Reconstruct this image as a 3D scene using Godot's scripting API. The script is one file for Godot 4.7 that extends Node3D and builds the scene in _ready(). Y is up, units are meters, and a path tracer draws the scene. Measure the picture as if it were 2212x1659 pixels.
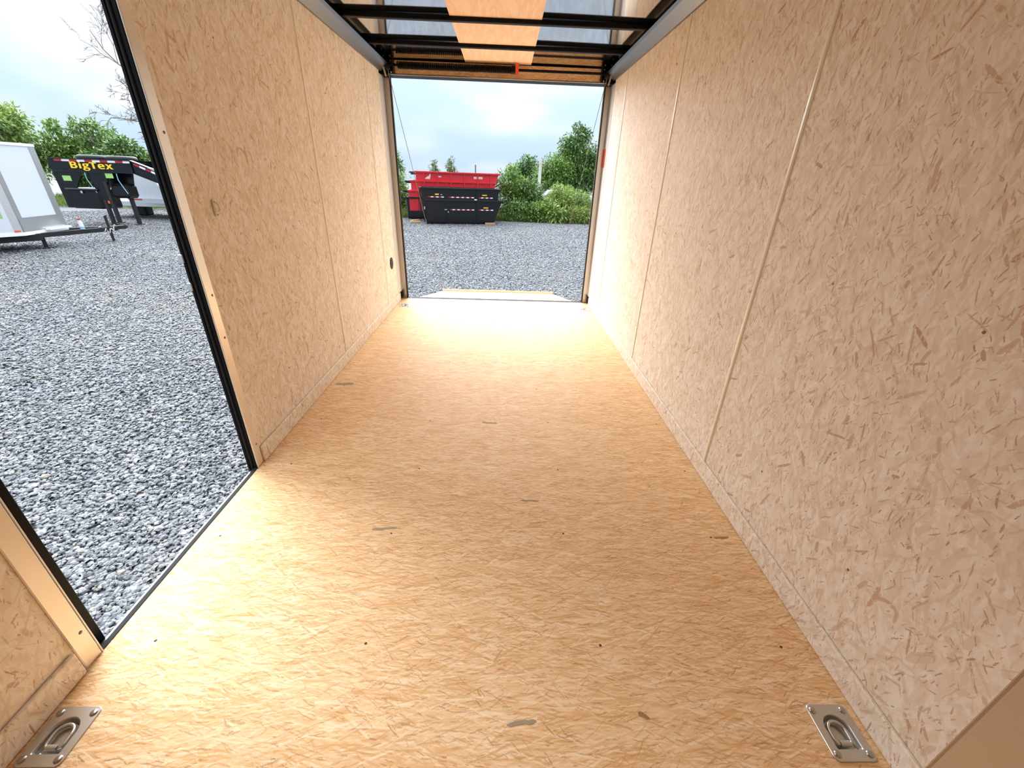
extends Node3D
# An empty enclosed cargo trailer seen from its nose: oriented-strand-board floor and walls,
# the rear ramp door down, the side door open, a gravel sales lot outside.

const HW := 1.03          # half width of the interior
const ZR := -4.40         # rear end of the side walls
const ZN := -0.418        # where the nose begins
const HWALL := 2.02       # top of the wall panels
const YROOF := 2.11      # underside of the roof sheet
const G := -0.6           # the gravel lot
const DOOR0 := -0.717     # side door opening, near edge
const DOOR1 := -1.537     # side door opening, far edge
const WT := 0.040         # wall thickness

var rng := RandomNumberGenerator.new()
var taken := {}
var M := {}

# ------------------------------------------------------------------ helpers
func numbered(called: String) -> String:
	if not taken.has(called):
		taken[called] = 0
		return called
	taken[called] += 1
	return "%s_%03d" % [called, taken[called]]

func thing(called: String, label: String, category: String, at := Vector3.ZERO, turn := 0.0, group := "") -> Node3D:
	var o := Node3D.new()
	o.name = numbered(called)
	add_child(o)
	o.position = at
	o.rotation.y = turn
	o.set_meta("label", label)
	o.set_meta("category", category)
	if group:
		o.set_meta("group", group)
	return o

func struct(called: String, label := "") -> Node3D:
	var o := Node3D.new()
	o.name = numbered(called)
	add_child(o)
	o.set_meta("kind", "structure")
	if label:
		o.set_meta("label", label)
		o.set_meta("category", called.split("_")[0])
	return o

func mb() -> SurfaceTool:
	var st := SurfaceTool.new()
	st.begin(Mesh.PRIMITIVE_TRIANGLES)
	return st

func obj(called: String, st: SurfaceTool, m: Material, parent: Node3D, label := "") -> MeshInstance3D:
	return put(called, st.commit(), m, parent, label)

func put(called: String, mesh: Mesh, m: Material, parent: Node3D, label := "") -> MeshInstance3D:
	var o := MeshInstance3D.new()
	o.name = called
	o.mesh = mesh
	o.material_override = m
	parent.add_child(o, true)
	if label:
		o.set_meta("label", label)
	return o

func vert(st: SurfaceTool, p: Vector3, n: Vector3, uv: Vector2) -> void:
	st.set_normal(n)
	st.set_uv(uv)
	st.set_uv2(uv)
	st.add_vertex(p)

func flat_uv(p: Vector3, n: Vector3) -> Vector2:
	var a := n.abs()
	if a.y >= a.x and a.y >= a.z:
		return Vector2(p.x, p.z)
	if a.x >= a.z:
		return Vector2(p.z, -p.y)
	return Vector2(p.x, -p.y)

# a flat convex face given in any order round its edge; n is its outward side
func face(st: SurfaceTool, pts: Array, out: Vector3, x := Transform3D(), uvo := Vector2.ZERO) -> void:
	var n: Vector3 = (pts[1] - pts[0]).cross(pts[2] - pts[0])
	if n.length() < 1e-12:
		n = (pts[2] - pts[0]).cross(pts[3] - pts[0]) if pts.size() > 3 else out
	n = n.normalized()
	var order := pts.duplicate()
	if n.dot(out) > 0:
		order.reverse()
	else:
		n = -n
	var nn := (x.basis * n).normalized()
	for i in range(1, order.size() - 1):
		for q in [order[0], order[i], order[i + 1]]:
			vert(st, x * (q as Vector3), nn, flat_uv(q, n) + uvo)

func box(st: SurfaceTool, c: Vector3, s: Vector3, bev := 0.0, x := Transform3D(), uvo := Vector2.ZERO) -> void:
	var h := s * 0.5
	var b: float = min(bev, min(h.x, min(h.y, h.z)) * 0.95)
	var ax := [Vector3.RIGHT, Vector3.UP, Vector3.BACK]
	for k in 3:
		var u: Vector3 = ax[(k + 1) % 3]
		var v: Vector3 = ax[(k + 2) % 3]
		var hu: float = h[(k + 1) % 3] - b
		var hv: float = h[(k + 2) % 3] - b
		for sg: float in [-1.0, 1.0]:
			var n: Vector3 = ax[k] * sg
			var o := c + n * h[k]
			face(st, [o - u * hu - v * hv, o + u * hu - v * hv, o + u * hu + v * hv, o - u * hu + v * hv], n, x, uvo)
	if b > 0.0:
		for k in 3:
			var e: Vector3 = ax[k]
			var u: Vector3 = ax[(k + 1) % 3]
			var v: Vector3 = ax[(k + 2) % 3]
			var he: float = h[k] - b
			var hu: float = h[(k + 1) % 3]
			var hv: float = h[(k + 2) % 3]
			for su: float in [-1.0, 1.0]:
				for sv: float in [-1.0, 1.0]:
					var p1 := c + u * su * hu + v * sv * (hv - b)
					var p2 := c + u * su * (hu - b) + v * sv * hv
					face(st, [p1 - e * he, p1 + e * he, p2 + e * he, p2 - e * he], u * su + v * sv, x, uvo)
		for sx: float in [-1.0, 1.0]:
			for sy: float in [-1.0, 1.0]:
				for sz: float in [-1.0, 1.0]:
					var sgn := Vector3(sx, sy, sz)
					var q := c + sgn * h
					face(st, [q - Vector3(0, sy, sz) * b, q - Vector3(sx, 0, sz) * b, q - Vector3(sx, sy, 0) * b], sgn, x, uvo)

# box between two corners
func bx(st: SurfaceTool, a: Vector3, b: Vector3, bev := 0.0, uvo := Vector2.ZERO) -> void:
	box(st, (a + b) * 0.5, (b - a).abs(), bev, Transform3D(), uvo)

# a square bar between two points
func bar(st: SurfaceTool, a: Vector3, b: Vector3, w: float, d: float, up := Vector3.UP, bev := 0.0) -> void:
	var f := (b - a).normalized()
	var r := f.cross(up).normalized()
	if r.length() < 0.5:
		r = f.cross(Vector3.RIGHT).normalized()
	var u := r.cross(f).normalized()
	box(st, Vector3.ZERO, Vector3(w, d, a.distance_to(b)), bev, Transform3D(Basis(r, u, -f), (a + b) * 0.5))

func tube(st: SurfaceTool, pts: Array, radii: Array, sides := 10, closed := false, caps := true) -> void:
	var n := pts.size()
	var rings := []
	var side := Vector3.ZERO
	for i in n:
		var p0: Vector3 = pts[(i - 1 + n) % n] if closed else pts[max(i - 1, 0)]
		var p1: Vector3 = pts[(i + 1) % n] if closed else pts[min(i + 1, n - 1)]
		var t := (p1 - p0).normalized()
		if side == Vector3.ZERO:
			side = t.cross(Vector3.UP)
			if side.length() < 0.1:
				side = t.cross(Vector3.RIGHT)
		side = (side - t * side.dot(t)).normalized()
		var up := side.cross(t).normalized()
		var ring := []
		for k in sides:
			var a := TAU * k / sides
			var d := side * cos(a) + up * sin(a)
			ring.append([pts[i] + d * float(radii[i % radii.size()]), d])
		rings.append(ring)
	var run := 0.0
	var last := n if closed else n - 1
	for i in last:
		var A: Array = rings[i]
		var B: Array = rings[(i + 1) % n]
		var step: float = (pts[i] as Vector3).distance_to(pts[(i + 1) % n])
		for k in sides:
			var k2 := (k + 1) % sides
			var u0 := float(k) / sides * 0.2
			var u1 := float(k + 1) / sides * 0.2
			for q in [[A[k], u0, run], [B[k2], u1, run + step], [B[k], u0, run + step], [A[k], u0, run], [A[k2], u1, run], [B[k2], u1, run + step]]:
				vert(st, q[0][0], q[0][1], Vector2(q[1], q[2]))
		run += step
	if caps and not closed:
		for e in [0, n - 1]:
			var t: Vector3 = (pts[1] - pts[0]) if e == 0 else (pts[n - 2] - pts[n - 1])
			face(st, (rings[e] as Array).map(func(q): return q[0]), -t)

# rings of equal length, lofted; smooth around, creased between rings where crease is set
func loft(st: SurfaceTool, rings: Array, x := Transform3D(), centre: Variant = null, outward := 1.0) -> void:
	for i in rings.size() - 1:
		var A: Array = rings[i]
		var B: Array = rings[i + 1]
		var n := A.size()
		for k in n:
			var k2 := (k + 1) % n
			var nor := []
			for j in [k, k2]:
				var jp: int = (j + 1) % n
				var jm: int = (j - 1 + n) % n
				var along: Vector3 = (A[jp] - A[jm]) + (B[jp] - B[jm])
				nor.append((x.basis * (along.cross(B[j] - A[j]) * outward)).normalized())
			var q := [[A[k], nor[0]], [B[k], nor[0]], [B[k2], nor[1]], [A[k2], nor[1]]]
			for t in [0, 1, 2, 0, 2, 3]:
				vert(st, x * (q[t][0] as Vector3), q[t][1], flat_uv(q[t][0], Vector3.UP))
	if centre != null:
		var last: Array = rings[-1]
		for k in last.size():
			for q in [last[k], last[(k + 1) % last.size()], centre]:
				vert(st, x * (q as Vector3), (x.basis * Vector3.UP).normalized(), flat_uv(q, Vector3.UP))

# a flat outline with thickness: outline in x, y; depth along z
func prism(st: SurfaceTool, poly: PackedVector2Array, z0: float, z1: float, x := Transform3D(), uvo := Vector2.ZERO) -> void:
	var ids := Geometry2D.triangulate_polygon(poly)
	for i in range(0, ids.size(), 3):
		for e in [[z1, Vector3.BACK], [z0, Vector3.FORWARD]]:
			face(st, [0, 1, 2].map(func(k): return Vector3(poly[ids[i + k]].x, poly[ids[i + k]].y, e[0])), e[1], x, uvo)
	var ccw := 0.0
	for i in poly.size():
		var a := poly[i]
		var b := poly[(i + 1) % poly.size()]
		ccw += a.x * b.y - b.x * a.y
	for i in poly.size():
		var a := poly[i]
		var b := poly[(i + 1) % poly.size()]
		var o := Vector2(b.y - a.y, a.x - b.x) * signf(ccw)
		face(st, [Vector3(a.x, a.y, z0), Vector3(b.x, b.y, z0), Vector3(b.x, b.y, z1), Vector3(a.x, a.y, z1)], Vector3(o.x, o.y, 0), x, uvo)

func dome(st: SurfaceTool, c: Vector3, r: float, h: float, up := Vector3.UP, sides := 12) -> void:
	var f := up.normalized()
	var a := f.cross(Vector3.RIGHT if absf(f.x) < 0.8 else Vector3.UP).normalized()
	var b := f.cross(a)
	var steps := 4
	for i in steps:
		for k in sides:
			var q := []
			for e in [[i, k], [i + 1, k], [i + 1, k + 1], [i, k + 1]]:
				var t: float = PI * 0.5 * e[0] / steps
				var w: float = TAU * e[1] / sides
				var d := (a * cos(w) + b * sin(w))
				q.append([c + d * r * cos(t) + f * h * sin(t), (d * cos(t) * h + f * sin(t) * r).normalized()])
			for t in [0, 1, 2, 0, 2, 3]:
				vert(st, q[t][0], q[t][1], Vector2(q[t][0].x, q[t][0].z))

func mat(col: Color, rough := 0.7, metal := 0.0) -> StandardMaterial3D:
	var m := StandardMaterial3D.new()
	m.albedo_color = col
	m.roughness = rough
	m.metallic = metal
	return m

func c8(r: float, g: float, b: float) -> Color:
	return Color(r / 255.0, g / 255.0, b / 255.0)

# ------------------------------------------------------------------ strand board
func strand(buf: PackedByteArray, S: int, cx: float, cy: float, L: float, Wd: float, a: float, col: Color, al: float, ragged: float) -> void:
	var ca := cos(a)
	var sa := sin(a)
	var i := -L * 0.5
	var mask := S - 1
	var wob := 0.0
	var cr := int(col.r * 255.0)
	var cg := int(col.g * 255.0)
	var cb := int(col.b * 255.0)
	var k := int(al * 256.0)
	var bend := rng.randf_range(-0.12, 0.12) / maxf(L, 1.0)
	while i < L * 0.5:
		var t: float = absf(i) / (L * 0.5)
		wob = wob * 0.8 + rng.randf_range(-ragged, ragged)
		var w: float = Wd * 0.5 * clampf((1.0 - t) * 3.5, 0.15, 1.0)
		var off := wob + bend * i * i
		var j := -w + off
		var e := w + off
		while j < e:
			var at := ((int(cy + sa * i + ca * j) & mask) * S + (int(cx + ca * i - sa * j) & mask)) * 3
			buf[at] += ((cr - buf[at]) * k) >> 8
			buf[at + 1] += ((cg - buf[at + 1]) * k) >> 8
			buf[at + 2] += ((cb - buf[at + 2]) * k) >> 8
			j += 0.85
		i += 0.85

func board(base: Color, count: int, along: float, spread: float, tones: Array, lmin: float, lmax: float, wmin: float, wmax: float, al: float) -> ImageTexture:
	var S := 1024
	var buf := PackedByteArray()
	buf.resize(S * S * 3)
	var r8 := int(base.r * 255)
	var g8 := int(base.g * 255)
	var b8 := int(base.b * 255)
	for i in S * S:
		buf[i * 3] = r8
		buf[i * 3 + 1] = g8
		buf[i * 3 + 2] = b8
	for i in count:
		var a := along + rng.randfn(0.0, spread)
		var L := rng.randf_range(lmin, lmax)
		strand(buf, S, rng.randf() * S, rng.randf() * S, L, rng.randf_range(wmin, wmax), a, tones[rng.randi() % tones.size()], al * rng.randf_range(0.5, 1.0), 0.25)
	var im := Image.create_from_data(S, S, false, Image.FORMAT_RGB8, buf)
	return ImageTexture.create_from_image(im)

# loose flecks on a clear ground, laid over the strands at another scale
func flecks(S: int, groups: Array) -> ImageTexture:
	var im := Image.create(S, S, false, Image.FORMAT_RGBA8)
	im.fill(Color(0.6, 0.4, 0.2, 0.0))
	for g in groups:
		for n in g.n:
			var L: float = rng.randf_range(g.l0, g.l1) * (1.0 if rng.randf() < 0.8 else 1.7)
			var Wd: float = rng.randf_range(g.w0, g.w1)
			var a: float = g.along + rng.randfn(0.0, g.spread)
			var tones: Array = g.tones
			var col: Color = tones[rng.randi() % tones.size()]
			var cx := rng.randf() * S
			var cy := rng.randf() * S
			var ca := cos(a)
			var sa := sin(a)
			var wob := 0.0
			var bend := rng.randf_range(-0.15, 0.15) / maxf(L, 1.0)
			var al: float = rng.randf_range(g.a0, g.a1)
			var i := -L * 0.5
			while i < L * 0.5:
				var t := absf(i) / (L * 0.5)
				wob = wob * 0.85 + rng.randf_range(-0.4, 0.4)
				var w := Wd * 0.5 * clampf((1.0 - t) * 3.0, 0.1, 1.0)
				var j := -w + wob + bend * i * i
				var e := w + wob + bend * i * i
				while j < e:
					var px := int(cx + ca * i - sa * j) & (S - 1)
					var py := int(cy + sa * i + ca * j) & (S - 1)
					im.set_pixel(px, py, Color(col.r, col.g, col.b, al * (0.75 + 0.25 * rng.randf())))
					j += 0.8
				i += 0.8
	return ImageTexture.create_from_image(im)

func board_mat(tex: Texture2D, fl: Texture2D, rough: float) -> StandardMaterial3D:
	var m := StandardMaterial3D.new()
	m.albedo_texture = tex
	m.roughness = rough
	m.metallic_specular = 0.25
	m.detail_enabled = true
	m.detail_albedo = fl
	m.detail_blend_mode = BaseMaterial3D.BLEND_MODE_MIX
	m.detail_uv_layer = BaseMaterial3D.DETAIL_UV_2
	m.uv1_scale = Vector3(1.0, 1.0, 1.0)
	m.uv2_scale = Vector3(1 / 2.2, 1 / 2.2, 1.0)
	return m

func noise_mat(cols: Array, freq: float, rough: float, octaves := 4, kind := FastNoiseLite.TYPE_SIMPLEX_SMOOTH, scale := 1.0, stretch := Vector2.ONE) -> StandardMaterial3D:
	var nz := FastNoiseLite.new()
	nz.noise_type = kind
	nz.frequency = freq
	nz.fractal_octaves = octaves
	nz.seed = 11
	var g := Gradient.new()
	var offs := PackedFloat32Array()
	for i in cols.size():
		offs.append(float(i) / (cols.size() - 1))
	g.offsets = offs
	g.colors = PackedColorArray(cols)
	var t := NoiseTexture2D.new()
	t.width = 512
	t.height = 512
	t.seamless = true
	t.noise = nz
	t.color_ramp = g
	var m := StandardMaterial3D.new()
	m.albedo_texture = t
	m.roughness = rough
	m.uv1_scale = Vector3(scale * stretch.x, scale * stretch.y, scale)
	return m

func make_materials() -> void:
	rng.seed = 4
	var wall_tex := board(c8(242, 227, 208), 5200, PI * 0.5, 0.55, [c8(245, 235, 220), c8(231, 214, 191), c8(240, 227, 210), c8(235, 218, 199), c8(249, 241, 229), c8(224, 204, 177)], 22, 95, 4, 17, 0.6)
	var wall_fl := flecks(2048, [
		{"n": 8200, "l0": 4, "l1": 22, "w0": 1.0, "w1": 2.6, "along": PI * 0.5, "spread": 0.5, "tones": [c8(176, 118, 62), c8(160, 104, 52), c8(190, 136, 80), c8(144, 98, 54)], "a0": 0.35, "a1": 0.8},
		{"n": 800, "l0": 14, "l1": 54, "w0": 3.0, "w1": 10.0, "along": PI * 0.5, "spread": 0.7, "tones": [c8(180, 112, 66), c8(176, 120, 68), c8(196, 142, 92)], "a0": 0.25, "a1": 0.75},
		{"n": 3500, "l0": 20, "l1": 70, "w0": 1.0, "w1": 2.0, "along": PI * 0.5, "spread": 0.6, "tones": [c8(246, 234, 214), c8(206, 176, 138)], "a0": 0.25, "a1": 0.55}])
	var floor_tex := board(c8(237, 197, 150), 11000, 0.0, 0.26, [c8(244, 210, 167), c8(228, 180, 127), c8(237, 197, 150), c8(232, 188, 138), c8(248, 220, 182), c8(218, 165, 108)], 30, 140, 1.6, 6, 0.72)
	var floor_fl := flecks(2048, [
		{"n": 12000, "l0": 6, "l1": 34, "w0": 0.9, "w1": 2.2, "along": 0.0, "spread": 0.35, "tones": [c8(162, 108, 56), c8(176, 120, 66), c8(146, 98, 54)], "a0": 0.3, "a1": 0.7},
		{"n": 60, "l0": 16, "l1": 46, "w0": 2.5, "w1": 6.0, "along": 0.0, "spread": 0.4, "tones": [c8(160, 112, 66), c8(150, 118, 84)], "a0": 0.35, "a1": 0.65},
		{"n": 7000, "l0": 20, "l1": 80, "w0": 0.9, "w1": 1.8, "along": 0.0, "spread": 0.4, "tones": [c8(244, 214, 168), c8(194, 142, 84)], "a0": 0.3, "a1": 0.6}])
	M.wall = board_mat(wall_tex, wall_fl, 0.62)
	M.floor = board_mat(floor_tex, floor_fl, 0.6)
	M.ramp = board_mat(floor_tex, floor_fl, 0.6)
	M.batten = mat(c8(240, 229, 203), 0.28)
	M.doortrim = mat(c8(240, 230, 214), 0.25, 0.45)
	M.tan = mat(c8(166, 135, 100), 0.6)
	M.black = mat(c8(14, 13, 15), 0.4)
	M.black.metallic_specular = 0.25
	M.blackmatte = mat(c8(24, 23, 25), 0.7)
	M.rubber = mat(c8(20, 20, 21), 0.85)
	M.galv = mat(c8(196, 198, 198), 0.3, 0.9)
	M.cove = mat(c8(136, 138, 140), 0.3, 1.0)
	M.roofsheet = mat(c8(222, 226, 230), 0.07, 1.0)
	M.steel = mat(c8(176, 176, 172), 0.28, 1.0)
	M.zinc = mat(c8(200, 198, 190), 0.34, 0.85)
	M.post = mat(c8(176, 168, 158), 0.22, 0.95)
	M.postwhite = mat(c8(232, 234, 236), 0.25, 0.1)
	M.plyw = noise_mat([c8(240, 206, 176), c8(246, 216, 188), c8(236, 200, 168), c8(248, 220, 194)], 0.01, 0.6, 4, FastNoiseLite.TYPE_SIMPLEX_SMOOTH, 0.9, Vector2(4.0, 0.6))
	M.orange = mat(c8(232, 84, 40), 0.5)
	M.white = mat(c8(206, 213, 222), 0.18)
	M.whiteedge = mat(c8(240, 240, 240), 0.35)
	M.alum = mat(c8(206, 208, 210), 0.32, 0.85)
	M.binblack = mat(c8(14, 16, 21), 0.22)
	M.binblack.metallic_specular = 0.4
	M.binred = mat(c8(206, 26, 40), 0.3)
	M.tapered = mat(c8(176, 22, 34), 0.4)
	M.tapewhite = mat(c8(236, 236, 236), 0.4)
	M.yellow = mat(c8(250, 202, 20), 0.45)
	M.green = mat(c8(150, 196, 110), 0.6)
	M.blue = mat(c8(130, 190, 214), 0.5)
	M.wood = noise_mat([c8(150, 120, 88), c8(176, 144, 108), c8(140, 110, 80)], 0.02, 0.8, 3, FastNoiseLite.TYPE_SIMPLEX_SMOOTH, 1.0, Vector2(0.6, 5.0))
	M.bark = noise_mat([c8(84, 74, 64), c8(112, 102, 92), c8(70, 62, 54)], 0.03, 0.9)
	M.twig = mat(c8(122, 112, 110), 0.9)
	M.pole = mat(c8(190, 186, 178), 0.8)
	M.tyre = mat(c8(34, 35, 38), 0.6)
	M.glass = mat(c8(30, 36, 40), 0.08)
	M.screw = mat(c8(120, 112, 98), 0.4, 0.7)
	M.screwdark = mat(c8(74, 54, 34), 0.8)
	M.cable = mat(c8(120, 110, 104), 0.5, 0.5)
	M.hill = mat(c8(82, 106, 98), 1.0)
	M.brown = mat(c8(158, 120, 80), 0.8)
	M.greystrand = mat(c8(164, 142, 112), 0.8)
	M.cleat = mat(c8(206, 178, 142), 0.7)
	M.orangedark = mat(c8(186, 54, 28), 0.6)
	M.ventgrey = mat(c8(74, 66, 62), 0.7)
	M.decal = mat(c8(226, 200, 202), 0.5)
	M.bingrey = mat(c8(104, 108, 112), 0.5)

# ------------------------------------------------------------------ scene
func _ready() -> void:
	# camera
	var cam := Camera3D.new()
	cam.name = "camera"
	cam.projection = Camera3D.PROJECTION_PERSPECTIVE
	cam.keep_aspect = Camera3D.KEEP_HEIGHT
	cam.fov = 85.94
	cam.near = 0.02
	cam.far = 900.0
	cam.position = Vector3(0.0729, 1.2237, 0.0)
	cam.basis = Basis(Vector3.UP, -0.0325) * Basis(Vector3.RIGHT, -0.4629) * Basis(Vector3.BACK, 0.0356)
	add_child(cam)
	cam.current = true
	# sky, exposure
	var env := Environment.new()
	env.background_mode = Environment.BG_SKY
	env.tonemap_mode = Environment.TONE_MAPPER_LINEAR
	env.tonemap_exposure = 1.75
	env.sdfgi_enabled = true
	env.ssao_enabled = true
	env.ssil_enabled = true
	var sky := Sky.new()
	var pano := PanoramaSkyMaterial.new()
	pano.panorama = hazy_sky(1.63)
	sky.sky_material = pano
	env.sky = sky
	var we := WorldEnvironment.new()
	we.name = "environment"
	we.environment = env
	add_child(we)
	# the sun, spread wide by thin cloud
	var sun := DirectionalLight3D.new()
	sun.name = "hazy_sun"
	sun.light_color = Color(0.93, 0.965, 1.0)
	sun.light_energy = 2.6
	sun.light_angular_distance = 75.0
	sun.shadow_enabled = true
	sun.rotation_degrees = Vector3(-42, -156, 0)
	add_child(sun)

	make_materials()
	build_ground()
	build_trailer_shell()
	build_ceiling()
	build_side_door()
	build_rear()
	build_interior_details()
	build_bins()
	build_white_trailer()
	build_gooseneck()
	build_silver_trailer()
	build_plants()

# overcast sky: the standard overcast rise from horizon to zenith, thin blue showing between white haze
func hazy_sky(zenith: float) -> ImageTexture:
	var W := 512
	var H := 256
	var im := Image.create(W, H, false, Image.FORMAT_RGBAF)
	var nz := FastNoiseLite.new()
	nz.seed = 5
	nz.noise_type = FastNoiseLite.TYPE_SIMPLEX_SMOOTH
	nz.frequency = 1.3
	nz.fractal_octaves = 5
	for y in H:
		var el := (0.5 - (y + 0.5) / H) * PI
		for x in W:
			var az := ((x + 0.5) / W - 0.5) * TAU
			var d := Vector3(sin(az) * cos(el), sin(el), -cos(az) * cos(el))
			var s := maxf(d.y, 0.0)
			# clouds lie on a layer overhead
			var q := d / (s + 0.16)
			var n := nz.get_noise_3d(q.x * 0.55, 0.0, q.z * 0.55) * 0.5 + 0.5
			var cl := smoothstep(0.48, 0.9, n + s * 0.75)
			var lum := zenith * (1.0 + 2.0 * s) / 3.0
			var blue := Color(0.63, 0.82, 1.0)
			var white := Color(1.03, 1.08, 1.13)
			var c := blue.lerp(white, cl)
			im.set_pixel(x, y, Color(c.r * lum, c.g * lum, c.b * lum, 1.0))
	return ImageTexture.create_from_image(im)

# ------------------------------------------------------------------ ground
func build_ground() -> void:
	var g := struct("ground", "grey crushed stone lot around the trailer")
	var m := noise_mat([c8(66, 69, 75), c8(88, 91, 97), c8(106, 109, 114), c8(76, 80, 86)], 0.09, 0.95, 3, FastNoiseLite.TYPE_CELLULAR, 0.9)
	m.uv1_triplanar = true
	m.uv1_world_triplanar = true
	var st := mb()
	bx(st, Vector3(-120, G - 0.5, -160), Vector3(120, G - 0.006, 40))
	obj("stone_bed", st, m, g)
	# loose stones
	var r := RandomNumberGenerator.new()
	r.seed = 21
	var stone := mb()
	var ico := [Vector3(0, 1, 0), Vector3(0.9, 0.35, 0), Vector3(0.2, 0.3, 0.95), Vector3(-0.75, 0.42, 0.55), Vector3(-0.7, 0.3, -0.6), Vector3(0.3, 0.42, -0.85), Vector3(0.65, -0.5, 0.5), Vector3(-0.3, -0.5, 0.85), Vector3(-0.9, -0.5, -0.1), Vector3(-0.15, -0.55, -0.85), Vector3(0.7, -0.5, -0.5), Vector3(0, -0.8, 0)]
	for t in [[0, 1, 2], [0, 2, 3], [0, 3, 4], [0, 4, 5], [0, 5, 1], [1, 6, 2], [2, 6, 7], [2, 7, 3], [3, 7, 8], [3, 8, 4], [4, 8, 9], [4, 9, 5], [5, 9, 10], [5, 10, 1], [1, 10, 6]]:
		var a: Vector3 = ico[t[0]]
		var b: Vector3 = ico[t[1]]
		var c: Vector3 = ico[t[2]]
		face(stone, [a, b, c], a + b + c)
	var sm := StandardMaterial3D.new()
	sm.vertex_color_use_as_albedo = true
	sm.roughness = 0.85
	var dust := FastNoiseLite.new()
	dust.frequency = 0.32
	dust.seed = 3
	var mm := MultiMesh.new()
	mm.transform_format = MultiMesh.TRANSFORM_3D
	mm.use_colors = true
	mm.mesh = stone.commit()
	var spots := []
	for i in 400000:
		var az: float
		var rr: float
		if i < 290000:
			az = deg_to_rad(r.randf_range(-92, -22))
			rr = 1.3 + pow(r.randf(), 1.25) * 25.0
		else:
			az = deg_to_rad(r.randf_range(-24, 24))
			rr = 5.0 + pow(r.randf(), 1.1) * 17.0
		var p := Vector3(sin(az) * rr, G, -cos(az) * rr)
		if p.x > -1.0 and p.x < 1.1 and p.z > -4.5:
			continue
		spots.append(p)
	mm.instance_count = spots.size()
	var tones := [Color(0.098, 0.103, 0.111), Color(0.155, 0.16, 0.168), Color(0.205, 0.21, 0.217), Color(0.29, 0.294, 0.3), Color(0.125, 0.13, 0.138), Color(0.178, 0.183, 0.19)]
	for i in spots.size():
		var p: Vector3 = spots[i]
		var dist := Vector2(p.x, p.z).length()
		var s := r.randf_range(0.006, 0.0128) * (1.0 + 0.02 * dist) * (1.5 if r.randf() < 0.08 else 1.0)
		var b := Basis(Vector3(r.randf() - 0.5, r.randf() - 0.5, r.randf() - 0.5).normalized(), r.randf() * TAU)
		b = b.scaled(Vector3(s * r.randf_range(0.8, 1.5), s * r.randf_range(0.55, 0.95), s * r.randf_range(0.8, 1.4)))
		p.y = G + s * r.randf_range(-0.2, 0.55)
		mm.set_instance_transform(i, Transform3D(b, p))
		var c: Color = tones[r.randi() % tones.size()]
		var du := clampf(dust.get_noise_2d(p.x, p.z) * 2.2 - 0.1, 0.0, 0.8)
		c = c.lerp(Color(0.26, 0.25, 0.228), du * 0.6)
		if r.randf() < 0.02:
			c = Color(0.28, 0.25, 0.21)
		mm.set_instance_color(i, c)
	var mi := MultiMeshInstance3D.new()
	mi.name = "loose_gravel"
	mi.multimesh = mm
	mi.material_override = sm
	mi.set_meta("kind", "stuff")
	g.add_child(mi)

# ------------------------------------------------------------------ trailer shell
const PANEL_CUTS := [-4.40, -3.981, -2.763, -1.542, -0.418]

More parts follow.
